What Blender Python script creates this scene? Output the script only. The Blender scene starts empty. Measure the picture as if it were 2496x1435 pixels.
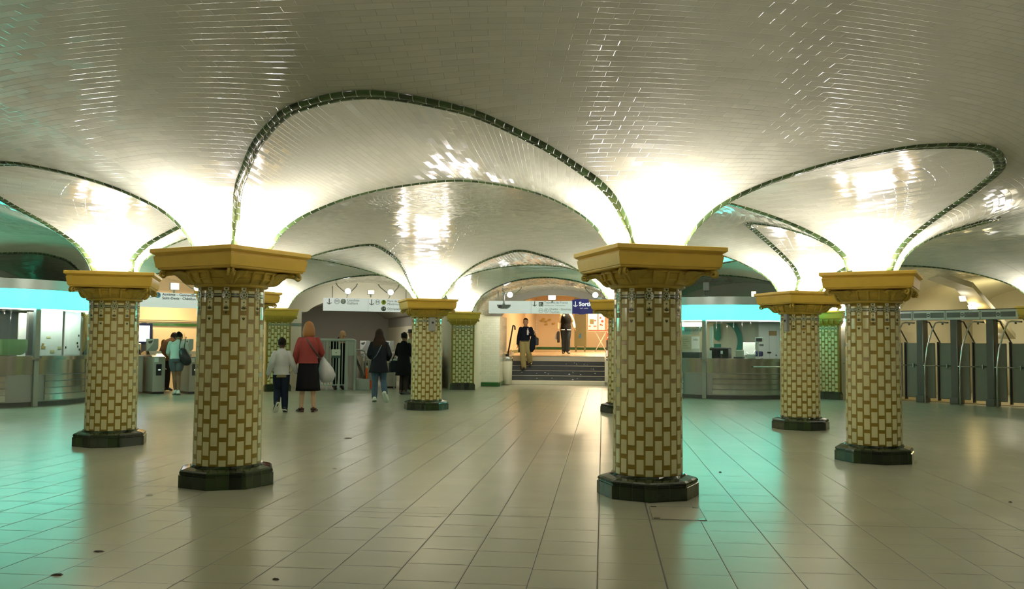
import bpy, bmesh, math, random
import numpy as np
from math import sin, cos, pi, radians, degrees, hypot, atan2, sqrt, tan
from mathutils import Vector, Matrix
random.seed(7)
S = bpy.context.scene
C = S.collection
# ------------------------------------------------------------------ camera
F_PX, PITCH, ROLL, EYE = 2161.7, 0.054055, 0.008285, 1.35
cam_d = bpy.data.cameras.new('camera'); cam = bpy.data.objects.new('camera', cam_d); C.objects.link(cam)
cam_d.sensor_width = 36.0; cam_d.lens = 36.0 * F_PX / 2496; cam_d.clip_start = 0.05; cam_d.clip_end = 200
fwd = Vector((0, cos(PITCH), sin(PITCH))); upv = Vector((0, -sin(PITCH), cos(PITCH))); rgt = Vector((1, 0, 0))
# image rolled: right axis dips by ROLL
r2 = rgt * cos(ROLL) - upv * sin(ROLL) * -1.0
cr, sr = cos(ROLL), sin(ROLL)
xr = rgt * cr + upv * sr
yr = upv * cr - rgt * sr
M = Matrix((( xr.x, yr.x, -fwd.x, 0), (xr.y, yr.y, -fwd.y, 0), (xr.z, yr.z, -fwd.z, EYE), (0, 0, 0, 1)))
cam.matrix_world = M
S.camera = cam
# ------------------------------------------------------------------ world, exposure
S.view_settings.view_transform = 'Standard'; S.view_settings.look = 'None'
S.view_settings.exposure = 0.32; S.view_settings.gamma = 1.0; S.view_settings.use_curve_mapping = False
S.cycles.use_denoising = True
S.cycles.max_bounces = 8; S.cycles.diffuse_bounces = 5; S.cycles.glossy_bounces = 3
S.cycles.transmission_bounces = 6; S.cycles.transparent_max_bounces = 8
S.cycles.sample_clamp_indirect = 6.0; S.cycles.caustics_reflective = False; S.cycles.caustics_refractive = False
W = bpy.data.worlds.new('world'); S.world = W; W.use_nodes = True
W.node_tree.nodes['Background'].inputs[0].default_value = (0.5, 0.5, 0.4, 1)
W.node_tree.nodes['Background'].inputs[1].default_value = 0.02
# ------------------------------------------------------------------ plan of the hall (metres, camera above the origin)
CX, CY, RING = -0.23667, 13.00409, 5.14869
TH = -118.389            # direction of the front left column from the centre
SI, ZS = 0.2364, 2.1946   # half side of the pier block above a capital, springing height
RW = 12.42               # springing of the outer wall
NCOL = 8
def pol(r, a, z=0.0): return Vector((CX + r * cos(a), CY + r * sin(a), z))
class Bay:
    """local frame looking outward: x to the right, r away from the centre"""
    def __init__(s, deg): s.a = radians(deg); s.deg = deg; s.rot = s.a - pi / 2
    def __call__(s, x, r, z=0.0):
        return Vector((CX + r * cos(s.a) + x * sin(s.a), CY + r * sin(s.a) - x * cos(s.a), z))
STAIR, CORR, TURN, KIOL, KIOR, GATE = (Bay(TH + 22.5 * k) for k in (9, 10, 11, 12, 8, 7))
def pray(px, py):
    a, b = px - 1248, -(py - 717.5)
    return (xr * a + yr * b) / F_PX + fwd
def gp(px, py, z=0.0):      # where the line of sight through a photo pixel meets height z
    d = pray(px, py); t = (z - EYE) / d.z
    return Vector((d.x * t, d.y * t, z))
def bp(px, py, bay, r):     # ... meets the plane at depth r of a bay, as (x, z)
    d = pray(px, py); er = Vector((cos(bay.a), sin(bay.a), 0)); ex = Vector((sin(bay.a), -cos(bay.a), 0))
    o = Vector((-CX, -CY, EYE)); t = (r - (o.x * er.x + o.y * er.y)) / d.dot(er)
    q = o + d * t
    return q.x * ex.x + q.y * ex.y, q.z
# ------------------------------------------------------------------ lamps on top of the capitals
LAMP_COL = (1.0, 0.93, 0.95)
def area(name, loc, rot, sx, sy, watts, col=LAMP_COL, spread=180):
    l = bpy.data.lights.new(name, 'AREA'); l.shape = 'RECTANGLE'; l.size = sx; l.size_y = sy; l.energy = watts; l.color = col
    l.spread = radians(spread)
    o = bpy.data.objects.new(name, l); C.objects.link(o); o.location = loc; o.rotation_euler = rot
    return o
UP_W = 36.0
def lamp_rot(b, tilt=6):      # upward, leaning away from the pier
    return (Matrix.Rotation(b + pi / 2, 4, 'Z') @ Matrix.Rotation(pi + radians(tilt), 4, 'X')).to_euler()
for k in range(NCOL):
    a = radians(TH + 45 * k); c = pol(RING, a)
    for q in range(4):
        b = a + q * pi / 2
        area('uplight', c + Vector((cos(b) * 0.40, sin(b) * 0.40, 2.198)), lamp_rot(b), 0.42, 0.10, UP_W)
PIER = [TH + 11.25 + 22.5 * k for k in range(16)]        # PIER[k] stands between bay k and bay k+1
PIER[1] += 6.0; PIER[6] -= 2.95; PIER[7] -= 1.75; PIER[10] += 1.35
WALL_PIL = PIER
for k, d in enumerate(WALL_PIL):
    a = radians(d)
    area('uplight', pol(12.16, a, 2.198), lamp_rot(a + pi), 0.42, 0.10, UP_W * 0.75)
# ------------------------------------------------------------------ helpers
def link(o): C.objects.link(o); return o
def tag(o, label=None, cat=None, group=None, kind=None):
    if label: o['label'] = label
    if cat: o['category'] = cat
    if group: o['group'] = group
    if kind: o['kind'] = kind
    return o
def empty(name, loc=(0, 0, 0), rz=0.0):
    o = bpy.data.objects.new(name, None); o.location = loc; o.rotation_euler = (0, 0, rz); o.empty_display_size = 0.1
    return link(o)
class MB:
    """collects faces with material slots, links them as ONE mesh object"""
    def __init__(s): s.v = []; s.f = []; s.m = []; s.uv = []; s.sm = []
    def add(s, verts, faces, mi=0, smooth=False, uvs=None):
        b = len(s.v); s.v += [tuple(p) for p in verts]
        for f in faces:
            s.f.append(tuple(b + i for i in f)); s.m.append(mi); s.sm.append(smooth)
            s.uv.append([uvs[i] for i in f] if uvs is not None else None)
        return s
    def box(s, lo, hi, mi=0, mat=None):
        x0, y0, z0 = lo; x1, y1, z1 = hi
        p = [(x0,y0,z0),(x1,y0,z0),(x1,y1,z0),(x0,y1,z0),(x0,y0,z1),(x1,y0,z1),(x1,y1,z1),(x0,y1,z1)]
        if mat is not None: p = [mat @ Vector(q) for q in p]
        return s.add(p, [(0,3,2,1),(4,5,6,7),(0,1,5,4),(1,2,6,5),(2,3,7,6),(3,0,4,7)], mi)
    def bbox(s, lo, hi, b=0.01, mi=0, mat=None):   # box with chamfered edges
        x0, y0, z0 = lo; x1, y1, z1 = hi
        b = min(b, (x1-x0)*.45, (y1-y0)*.45, (z1-z0)*.45)
        bm = bmesh.new(); bmesh.ops.create_cube(bm, size=1)
        for v in bm.verts: v.co = Vector(((x0+x1)/2 + v.co.x*(x1-x0), (y0+y1)/2 + v.co.y*(y1-y0), (z0+z1)/2 + v.co.z*(z1-z0)))
        bmesh.ops.bevel(bm, geom=bm.edges[:], offset=b, segments=2, profile=0.5, affect='EDGES')
        return s.bm(bm, mi, mat)
    def bm(s, bm, mi=0, mat=None, smooth=False):
        bm.verts.index_update()
        vs = [(mat @ v.co if mat is not None else v.co.copy()) for v in bm.verts]
        s.add(vs, [tuple(v.index for v in f.verts) for f in bm.faces], mi, smooth); bm.free(); return s
    def lathe(s, prof, n=32, mi=0, c=(0,0), smooth=True, a0=0.0, a1=2*pi, cap=False):
        full = abs(a1 - a0 - 2*pi) < 1e-6; m = n if full else n + 1
        vs = [(c[0] + r*cos(a0+(a1-a0)*i/n), c[1] + r*sin(a0+(a1-a0)*i/n), z) for (r, z) in prof for i in range(m)]
        fs = []
        for j in range(len(prof)-1):
            for i in range(n):
                i2 = (i+1) % m
                fs.append((j*m+i, j*m+i2, (j+1)*m+i2, (j+1)*m+i))
        if cap: fs.append(tuple(range(m))[::-1]); fs.append(tuple((len(prof)-1)*m+i for i in range(m)))
        return s.add(vs, fs, mi, smooth)
    def tube(s, pts, rad, n=10, mi=0, smooth=True, closed=False, cap=True):
        pts = [Vector(p) for p in pts]; k = len(pts); rads = rad if isinstance(rad, (list, tuple)) else [rad]*k
        vs = []; nrm = None
        for i, p in enumerate(pts):
            if closed: t = pts[(i+1) % k] - pts[i-1]
            else: t = pts[min(i+1, k-1)] - pts[max(i-1, 0)]
            t.normalize()
            if nrm is None:
                nrm = t.orthogonal().normalized()
            else:
                nrm = (nrm - t*nrm.dot(t))
                nrm = nrm.normalized() if nrm.length > 1e-6 else t.orthogonal().normalized()
            bn = t.cross(nrm)
            rr = rads[i]; rr = rr if isinstance(rr, (tuple, list)) else (rr, rr)
            for q in range(n):
                a = 2*pi*q/n; vs.append(p + nrm*(rr[0]*cos(a)) + bn*(rr[1]*sin(a)))
        fs = []
        for i in range(k if closed else k-1):
            for q in range(n):
                a, b = i*n, ((i+1) % k)*n
                fs.append((a+q, a+(q+1) % n, b+(q+1) % n, b+q))
        if cap and not closed: fs.append(tuple(range(n))[::-1]); fs.append(tuple((k-1)*n+q for q in range(n)))
        return s.add(vs, fs, mi, smooth)
    def prism(s, poly, z0, z1, mi=0, mat=None):     # polygon in xy, extruded in z
        n = len(poly); p = [Vector((x, y, z0)) for x, y in poly] + [Vector((x, y, z1)) for x, y in poly]
        if mat is not None: p = [mat @ q for q in p]
        return s.add(p, [tuple(range(n))[::-1], tuple(range(n, 2*n))] + [(i, (i+1) % n, n+(i+1) % n, n+i) for i in range(n)], mi)
    def plate(s, poly, y0, y1, mi=0):               # polygon in xz, extruded in y
        n = len(poly); p = [(x, y0, z) for x, z in poly] + [(x, y1, z) for x, z in poly]
        return s.add(p, [tuple(range(n)), tuple(range(n, 2*n))[::-1]] + [(i, n+i, n+(i+1) % n, (i+1) % n) for i in range(n)], mi)
    def build(s, name, mats, parent=None, loc=None, rz=None, kind=None):
        me = bpy.data.meshes.new(name); me.from_pydata(s.v, [], s.f)
        for m in (mats if isinstance(mats, (list, tuple)) else [mats]): me.materials.append(m)
        me.polygons.foreach_set('material_index', s.m); me.polygons.foreach_set('use_smooth', s.sm)
        if any(u is not None for u in s.uv):
            l = me.uv_layers.new(name='UVMap'); flat = []
            for f, u in zip(s.f, s.uv):
                for i in range(len(f)): flat += (u[i] if u is not None else (0.0, 0.0))
            l.data.foreach_set('uv', flat)
        me.update()
        o = bpy.data.objects.new(name, me); link(o)
        if parent is not None: o.parent = parent
        if loc is not None: o.location = loc
        if rz is not None: o.rotation_euler = (0, 0, rz)
        if kind: o['kind'] = kind
        return o
def dup(o, parent=None, **kw):
    c = o.copy(); C.objects.link(c)
    if parent is not None: c.parent = parent
    for ch in o.children: dup(ch, c)
    return c
def fixn(o):   # consistent outward normals
    bm = bmesh.new(); bm.from_mesh(o.data); bmesh.ops.recalc_face_normals(bm, faces=bm.faces); bm.to_mesh(o.data); bm.free(); return o
# ------------------------------------------------------------------ materials
FOX, FOY = 0.03, 0.0
def nodes(name):
    m = bpy.data.materials.new(name); m.use_nodes = True
    nt = m.node_tree; return m, nt, nt.nodes['Principled BSDF']
def N(nt, t, **kw):
    n = nt.nodes.new(t)
    for k, v in kw.items():
        if k in n.inputs: n.inputs[k].default_value = v
        else: setattr(n, k, v)
    return n
def mat(name, col, rough=0.5, metal=0.0, spec=0.5, var=0.0, scale=8.0, bump=0.0, coat=0.0, emit=None, estr=0.0, trans=0.0, alpha=1.0):
    m, nt, b = nodes(name)
    b.inputs['Base Color'].default_value = (*col, 1); b.inputs['Roughness'].default_value = rough
    b.inputs['Metallic'].default_value = metal; b.inputs['Specular IOR Level'].default_value = spec
    b.inputs['Coat Weight'].default_value = coat; b.inputs['Coat Roughness'].default_value = 0.06
    if trans: b.inputs['Transmission Weight'].default_value = trans
    if alpha < 1: b.inputs['Alpha'].default_value = alpha
    if emit: b.inputs['Emission Color'].default_value = (*emit, 1); b.inputs['Emission Strength'].default_value = estr
    if var or bump:
        tc = N(nt, 'ShaderNodeTexCoord'); no = N(nt, 'ShaderNodeTexNoise', Scale=scale, Detail=4.0)
        nt.links.new(tc.outputs['Object'], no.inputs['Vector'])
        if var:
            mx = N(nt, 'ShaderNodeMix', data_type='RGBA'); mx.inputs[6].default_value = (*[max(0, c*(1-var)) for c in col], 1)
            mx.inputs[7].default_value = (*[min(1, c*(1+var)) for c in col], 1)
            nt.links.new(no.outputs['Fac'], mx.inputs[0]); nt.links.new(mx.outputs[2], b.inputs['Base Color'])
        if bump:
            bu = N(nt, 'ShaderNodeBump', Strength=bump, Distance=0.02); nt.links.new(no.outputs['Fac'], bu.inputs['Height'])
            nt.links.new(bu.outputs['Normal'], b.inputs['Normal'])
    return m
def math_n(nt, op, a, b=None, c=None):
    n = N(nt, 'ShaderNodeMath', operation=op)
    for i, v in enumerate((a, b, c)):
        if v is None: continue
        if isinstance(v, (int, float)): n.inputs[i].default_value = v
        else: nt.links.new(v, n.inputs[i])
    return n.outputs[0]
def tile_mat(name, col, grout, tw, th, gap, rough, tilt=0.03, var=0.06, stagger=0.5, coord='UV', bump=0.6, tint=None, spec=0.5, rand_rows=False, dirt=0.0, big=None, plane='xy', off=(0, 0), rot=0.0, grime=None, lines=False):
    """rectangular glazed tiles in a bond; every tile has its own slight tilt and tone"""
    m, nt, b = nodes(name); L = nt.links.new
    tc = N(nt, 'ShaderNodeTexCoord')
    if coord == 'UV': src = tc.outputs['UV']
    else: src = tc.outputs['Object']
    if rot or off != (0, 0):
        mp = N(nt, 'ShaderNodeMapping', vector_type='POINT'); mp.inputs['Rotation'].default_value = (0, 0, rot); mp.inputs['Location'].default_value = (off[0], off[1], 0)
        L(src, mp.inputs[0]); src = mp.outputs[0]
    sx = N(nt, 'ShaderNodeSeparateXYZ'); L(src, sx.inputs[0])
    u, v = {'xy': (0, 1), 'yx': (1, 0), 'xz': (0, 2), 'yz': (1, 2)}[plane]
    u, v = sx.outputs[u], sx.outputs[v]
    vr = math_n(nt, 'DIVIDE', v, th); row = math_n(nt, 'FLOOR', vr); fv = math_n(nt, 'SUBTRACT', vr, row)
    if rand_rows:
        wn = N(nt, 'ShaderNodeTexWhiteNoise', noise_dimensions='1D'); L(row, wn.inputs['W']); sh = wn.outputs['Value']
    else:
        sh = math_n(nt, 'MULTIPLY', math_n(nt, 'MODULO', row, 2.0), stagger)
    ur = math_n(nt, 'ADD', math_n(nt, 'DIVIDE', u, tw), sh); col_i = math_n(nt, 'FLOOR', ur); fu = math_n(nt, 'SUBTRACT', ur, col_i)
    eu = math_n(nt, 'MULTIPLY', math_n(nt, 'MINIMUM', fu, math_n(nt, 'SUBTRACT', 1.0, fu)), tw)
    ev = math_n(nt, 'MULTIPLY', math_n(nt, 'MINIMUM', fv, math_n(nt, 'SUBTRACT', 1.0, fv)), th)
    e = math_n(nt, 'MINIMUM', eu, ev)
    mr = N(nt, 'ShaderNodeMapRange', interpolation_type='SMOOTHSTEP'); mr.inputs['From Min'].default_value = gap*0.35; mr.inputs['From Max'].default_value = gap
    L(e, mr.inputs['Value']); inside = mr.outputs['Result']
    if lines:      # long joints that run right across the floor
        for base_, at_, wd in ((u, 6.972, 0.0045), (v, -3.483, 0.004), (v, 0.387, 0.005)):
            d_ = math_n(nt, 'ABSOLUTE', math_n(nt, 'SUBTRACT', base_, at_)); g_ = math_n(nt, 'GREATER_THAN', d_, wd); inside = math_n(nt, 'MULTIPLY', inside, g_)
    cv = N(nt, 'ShaderNodeCombineXYZ'); L(col_i, cv.inputs[0]); L(row, cv.inputs[1])
    w = N(nt, 'ShaderNodeTexWhiteNoise', noise_dimensions='2D'); L(cv.outputs[0], w.inputs['Vector'])
    # tone per tile
    ma = N(nt, 'ShaderNodeMix', data_type='RGBA'); ma.inputs[6].default_value = (*[c*(1-var) for c in col], 1)
    ma.inputs[7].default_value = (*(tint if tint else [min(1, c*(1+var)) for c in col]), 1)
    L(w.outputs['Value'], ma.inputs[0]); cout = ma.outputs[2]
    if grime:
        nz = N(nt, 'ShaderNodeTexNoise', Scale=grime[0], Detail=5.0, Roughness=0.6); L(tc.outputs['Object'], nz.inputs['Vector'])
        rr = N(nt, 'ShaderNodeMapRange'); rr.inputs['From Min'].default_value = 0.30; rr.inputs['From Max'].default_value = 0.72; L(nz.outputs['Fac'], rr.inputs['Value'])
        mg = N(nt, 'ShaderNodeMix', data_type='RGBA'); mg.inputs[7].default_value = (*[c*grime[1] for c in col], 1)
        L(rr.outputs[0], mg.inputs[0]); L(cout, mg.inputs[6]); cout = mg.outputs[2]
    mb = N(nt, 'ShaderNodeMix', data_type='RGBA'); mb.inputs[6].default_value = (*grout, 1)
    L(inside, mb.inputs[0]); L(cout, mb.inputs[7]); L(mb.outputs[2], b.inputs['Base Color'])
    rm = math_n(nt, 'SUBTRACT', 0.7, math_n(nt, 'MULTIPLY', inside, 0.7 - rough))
    if grime and len(grime) > 2:
        rm = math_n(nt, 'ADD', rm, math_n(nt, 'MULTIPLY', math_n(nt, 'SUBTRACT', nz.outputs['Fac'], 0.5), grime[2]))
    L(rm, b.inputs['Roughness'])
    b.inputs['Specular IOR Level'].default_value = spec
    # tilt of each tile
    vs = N(nt, 'ShaderNodeVectorMath', operation='SUBTRACT'); L(w.outputs['Color'], vs.inputs[0]); vs.inputs[1].default_value = (.5, .5, .5)
    sc = N(nt, 'ShaderNodeVectorMath', operation='SCALE'); L(vs.outputs[0], sc.inputs[0]); sc.inputs['Scale'].default_value = tilt
    bu = N(nt, 'ShaderNodeBump', Strength=bump, Distance=0.004)
    mr2 = N(nt, 'ShaderNodeMapRange', interpolation_type='SMOOTHSTEP'); mr2.inputs['From Max'].default_value = gap*2.2; L(e, mr2.inputs['Value']); L(mr2.outputs[0], bu.inputs['Height'])
    ad = N(nt, 'ShaderNodeVectorMath', operation='ADD'); L(bu.outputs['Normal'], ad.inputs[0]); L(sc.outputs[0], ad.inputs[1])
    nn = N(nt, 'ShaderNodeVectorMath', operation='NORMALIZE'); L(ad.outputs[0], nn.inputs[0]); L(nn.outputs[0], b.inputs['Normal'])
    return m
m_vault = tile_mat('white glazed vault tiles', (0.655, 0.655, 0.50), (0.34, 0.33, 0.24), 0.19, 0.064, 0.0016, 0.09, tilt=0.06, var=0.05, bump=0.3, grime=(0.55, 0.93, 0.06))
m_wtile = tile_mat('white wall tiles', (0.78, 0.76, 0.62), (0.40, 0.38, 0.28), 0.15, 0.075, 0.002, 0.15, tilt=0.02, var=0.04)
m_floor = tile_mat('worn beige floor tiles', (0.412, 0.422, 0.325), (0.05, 0.045, 0.035), 0.387, 0.387, 0.0045, 0.26, tilt=0.004, var=0.05, rand_rows=True, coord='Object', bump=0.2, spec=0.6, grime=(0.8, 0.88, 0.05), lines=True, plane='yx', off=(FOX, FOY))
m_rib = tile_mat('green glazed rib tiles', (0.035, 0.055, 0.022), (0.46, 0.48, 0.34), 0.095, 10.0, 0.0035, 0.10, tilt=0.08, var=0.3, tint=(0.07, 0.12, 0.04), stagger=0.0)
m_base = tile_mat('dark green glazed base tiles', (0.005, 0.010, 0.004), (0.015, 0.022, 0.012), 0.115, 10.0, 0.0012, 0.10, tilt=0.03, var=0.3, tint=(0.022, 0.042, 0.011), stagger=0.0)
m_green = mat('green glazed tile', (0.03, 0.12, 0.03), 0.12, var=0.35, scale=5)
m_cream = mat('cream glazed tile', (0.75, 0.72, 0.42), 0.12, var=0.10, scale=1.7, coat=0.3)
m_ochre = mat('ochre mosaic ground', (0.24, 0.165, 0.014), 0.35, var=0.18, scale=20)
m_motif = mat('dark olive motif', (0.06, 0.06, 0.015), 0.2)
m_pale = mat('pale celadon tile', (0.52, 0.56, 0.36), 0.12, var=0.1, scale=3)
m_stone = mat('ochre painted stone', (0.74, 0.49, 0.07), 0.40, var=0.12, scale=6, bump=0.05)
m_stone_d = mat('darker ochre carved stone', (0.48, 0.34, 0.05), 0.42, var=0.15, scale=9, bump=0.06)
m_paint = mat('cream painted plaster', (0.72, 0.68, 0.52), 0.55, var=0.04, scale=2)
m_grey = mat('grey painted plaster', (0.36, 0.345, 0.30), 0.6, var=0.06, scale=1.5)
m_steel = mat('brushed stainless steel', (0.62, 0.62, 0.58), 0.16, metal=1.0)
m_steel_d = mat('dull grey steel', (0.36, 0.37, 0.35), 0.42, metal=0.7)
m_gmetal = mat('grey painted metal', (0.40, 0.41, 0.38), 0.42, var=0.05)
m_dmetal = mat('dark grey painted metal', (0.085, 0.09, 0.085), 0.4, var=0.1)
m_black = mat('black plastic', (0.012, 0.012, 0.013), 0.35)
m_white = mat('white enamel', (0.80, 0.80, 0.76), 0.3)
m_teal = mat('teal lit panel', (0.1, 0.5, 0.45), 0.3, emit=(0.022, 0.95, 0.70), estr=7.5)
m_lamp = mat('white lit lamp', (0.9, 0.9, 0.9), 0.3, emit=(1.0, 0.98, 0.95), estr=6.0)
m_lampy = mat('strong warm lamp', (0.9, 0.85, 0.7), 0.3, emit=(1.0, 0.74, 0.30), estr=45.0)
m_lampw = mat('warm lit lamp', (0.9, 0.85, 0.7), 0.3, emit=(1.0, 0.80, 0.45), estr=5.0)
# ================================================================== THE SETTING
# ---- profiles found for the vault: height above the springing against distance from the pier face
def pchip(xk, yk, x, flat=False):
    xk = np.array(xk, float); yk = np.array(yk, float); x = np.array(x, float)
    h = np.diff(xk); d = np.diff(yk)/h; m = np.zeros(len(xk))
    for i in range(1, len(xk)-1):
        if d[i-1]*d[i] > 0:
            w1 = 2*h[i]+h[i-1]; w2 = h[i]+2*h[i-1]; m[i] = (w1+w2)/(w1/d[i-1]+w2/d[i])
    m[0] = 0 if flat else d[0]; m[-1] = d[-1]
    i = np.clip(np.searchsorted(xk, x)-1, 0, len(h)-1); t = (x-xk[i])/h[i]
    return (2*t**3-3*t**2+1)*yk[i]+(t**3-2*t**2+t)*h[i]*m[i]+(-2*t**3+3*t**2)*yk[i+1]+(t**3-t**2)*h[i]*m[i+1]
UK = [0, .3, .55, .75, .88, .96, 1.0]; SK = [0, .15, .35, .6, .8, .92, 1.0]
ZKO = [0.9083, 0.8608, 0.7371, 0.5724, 0.4126, 0.1919, 0.0]; RKO = [0, 0.0529, 0.1813, 0.5279, 0.982, 1.3301, 1.5862]
ZKI = [0.8771, 0.7859, 0.6431, 0.4503, 0.2657, 0.0927, 0.0]; RKI = [0, 0.0093, 0.1305, 0.4474, 0.8052, 1.0762, 1.2751]
SKEW = {0: (-0.2092, 0.1695, -0.0074, -0.0988), 7: (-0.2249, -0.3339, 0.0954, -0.0467), 1: (0.4138, -0.1126, -0.0774, -0.0213)}
sN = np.linspace(0, 1, 60)
def profile(rk, H, ext):
    dr = list(pchip(SK, rk, sN)); z = list(sN*H)
    xs = [dr[-6], dr[-1]] + [e[0] for e in ext]; zs = [z[-6], z[-1]] + [e[1] for e in ext]
    q = np.linspace(dr[-1], ext[-1][0], 40)[1:]
    zz = pchip(xs, zs, q)
    dr += list(q); z += list(zz)
    dr = np.maximum.accumulate(np.array(dr)+np.arange(len(dr))*1e-6); return dr, np.array(z)
PO = profile(RKO, ZKO[0], [(2.2, 1.045), (2.9, 1.13), (3.51, 1.15)])
PI = profile(RKI, ZKI[0], [(2.0, 1.07), (3.2, 1.24), (4.9, 1.30)])
gO = lambda d: np.interp(d, *PO); gI = lambda d: np.interp(d, *PI)
US = np.sin(np.linspace(-pi/2, pi/2, 97))
def groin(T, r0, zk, rk, sgn, q=None):      # points (rho, t, z) in a bay frame
    au = np.abs(US); zz = pchip(UK, zk, au, True); s = np.clip(zz/zk[0], 0, 1); dr = pchip(SK, rk, s)
    rr = r0 + sgn*dr; t = US*T; rho = np.sqrt(np.maximum(rr**2-t**2, .01))
    if q:
        w = np.clip(1-au*au, 0, 1)**1.5; rho = rho+(q[0]*US+q[1])*w; zz = zz+(q[2]*US+q[3])*w
    return np.c_[rho, t, ZS+zz]
a8 = pi/8
def corner(rc): return rc*cos(a8)+SI*sin(a8), abs(-rc*sin(a8)+SI*cos(a8))
cO = corner(RING+SI); cI = corner(RING-SI)
R0, RI0 = hypot(*cO), hypot(*cI)
vault = MB(); ribs = MB()
DG = 3.5*np.linspace(0, 1, 64)**1.8; DGI = np.linspace(0, 1, 60)**1.6
def arclen(P):
    d = np.sqrt((np.diff(P, axis=0)**2).sum(1)); return np.r_[0, np.cumsum(d)]
def grid(mb, G, uv, mi=0, flip=False):       # G[i][j] -> xyz
    n, m = len(G), len(G[0]); vs = [G[i][j] for i in range(n) for j in range(m)]; us = [uv[i][j] for i in range(n) for j in range(m)]
    fs = []
    for i in range(n-1):
        for j in range(m-1):
            f = (i*m+j, (i+1)*m+j, (i+1)*m+j+1, i*m+j+1); fs.append(f[::-1] if flip else f)
    mb.add(vs, fs, mi, True, us)
def rib(G, A, B, w, u0=0.0):
    """moulded strip along a groin: points G, unit directions A, B into the two surfaces"""
    n = len(G); L = arclen(np.array(G)); vs = []; us = []
    for i in range(n):
        g, a, b = Vector(G[i]), Vector(A[i]).normalized(), Vector(B[i]).normalized()
        d = -(a+b)
        if d.length < 0.2: d = Vector((0, 0, -1))
        d.normalize()
        pr = [g+a*w-d*.004, g+a*(w-.004)+d*.014, g+a*(w*.55)+d*.019, g+a*.012+d*.016, g+d*.002, g+b*.012+d*.016, g+b*(w*.55)+d*.019, g+b*(w-.004)+d*.014, g+b*w-d*.004]
        for k, p in enumerate(pr): vs.append(p); us.append((L[i]+u0+(0.047 if k > 4 else 0), 0.5+0.01*k))
    fs = []
    for i in range(n-1):
        for k in range(8): fs.append((i*9+k, i*9+k+1, (i+1)*9+k+1, (i+1)*9+k))
    ribs.add(vs, fs, 0, True, us)
def unit(v): v = np.asarray(v, float); return v/(np.linalg.norm(v, axis=-1, keepdims=True)+1e-9)
for k in range(NCOL):
    mid = radians(TH+45*k)+a8; ca, sa_ = cos(mid), sin(mid)
    W3 = lambda P: np.c_[CX+P[:, 0]*ca-P[:, 1]*sa_, CY+P[:, 0]*sa_+P[:, 1]*ca, P[:, 2]]
    Go = groin(cO[1], R0, ZKO, RKO, 1, SKEW.get(k)); Gi = groin(cI[1], RI0, ZKI, RKI, -1)
    wo, wi = W3(Go), W3(Gi)
    # outer vault
    th = np.arctan2(Go[:, 1], Go[:, 0]); rg = np.hypot(Go[:, 0], Go[:, 1])
    thl = np.linspace(-a8, th[0], 5)[:-1]; thr = np.linspace(th[-1], a8, 5)[1:]
    face = lambda t: (RING+SI)/np.cos(a8-np.abs(t))
    TT = np.r_[thl, th, thr]; RG = np.r_[face(thl), rg, face(thr)]; ZG = np.r_[ZS+0*thl, Go[:, 2], ZS+0*thr]
    G = []; UV = []; PA = np.r_[0, np.cumsum(np.hypot(np.diff(PO[0]), np.diff(PO[1])))]
    IF = np.abs(TT) > np.abs(th[0])-1e-7
    for t, r_, z_, f_ in zip(TT, RG, ZG, IF):      # rows lie on common circles, cut off along the groin
        base = r_ if f_ else R0
        d0 = max(0.0, r_-base); dlt = z_-ZS-float(gO(d0)); D = np.maximum(d0, DG); s = (D-d0)/(3.5-d0)
        Z = ZS+gO(D)+dlt*(1-s)**2; Rr = base+D*(3.5-(base-R0))/3.5; ar = np.interp(D, PO[0], PA)
        G.append([(CX+q*cos(mid+t), CY+q*sin(mid+t), z) for q, z in zip(Rr, Z)])
        UV.append([((mid+t)*7.0, a_) for a_ in ar])
    grid(vault, G, UV, flip=False)
    # inner dome
    th2 = np.arctan2(Gi[:, 1], Gi[:, 0]); ri = np.hypot(Gi[:, 0], Gi[:, 1])
    thl = np.linspace(-a8, th2[0], 5)[:-1]; thr = np.linspace(th2[-1], a8, 5)[1:]
    facei = lambda t: (RING-SI)/np.cos(a8-np.abs(t))
    TT2 = np.r_[thl, th2, thr]; RG2 = np.r_[facei(thl), ri, facei(thr)]; ZG2 = np.r_[ZS+0*thl, Gi[:, 2], ZS+0*thr]
    G = []; UV = []; PA = np.r_[0, np.cumsum(np.hypot(np.diff(PI[0]), np.diff(PI[1])))]
    IF = np.abs(TT2) > np.abs(th2[0])-1e-7
    for t, r_, z_, f_ in zip(TT2, RG2, ZG2, IF):
        base = r_ if f_ else RI0
        d0 = max(0.0, base-r_); D = np.maximum(d0, DGI*base); Z = ZS+gI(D)+(z_-ZS-float(gI(d0)))*(1-(D-d0)/(base-d0))**2
        Rr = base-D; ar = np.interp(D, PI[0], PA)
        G.append([(CX+q*cos(mid+t), CY+q*sin(mid+t), z) for q, z in zip(Rr, Z)]); UV.append([((mid+t)*3.4, a_) for a_ in ar])
    grid(vault, G, UV, flip=True)
    # soffit of the arch, slightly hollow
    G = []; UV = []; Lo = arclen(wo)
    for i in range(len(US)):
        row = []; ur = []
        for s in np.linspace(0, 1, 9):
            p = wi[i]*(1-s)+wo[i]*s; p = p+np.array([0, 0, -0.03*sin(pi*s)*(1-abs(US[i])**3)]); row.append(tuple(p)); ur.append((s*1.9+k*.3, Lo[i]))
        G.append(row); UV.append(ur)
    grid(vault, G, UV, flip=False)
    # ribs
    def dirs(W, prof, sgn, G0, base):
        d = np.abs(np.hypot(G0[:, 0], G0[:, 1])-base); e = 0.02
        sl = (prof(d+e)-prof(d))/e
        rad = unit(np.c_[W[:, 0]-CX, W[:, 1]-CY, 0*W[:, 0]])*sgn
        v = rad.copy(); v[:, 2] = sl; return unit(v)
    cross = unit(wi-wo)
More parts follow.
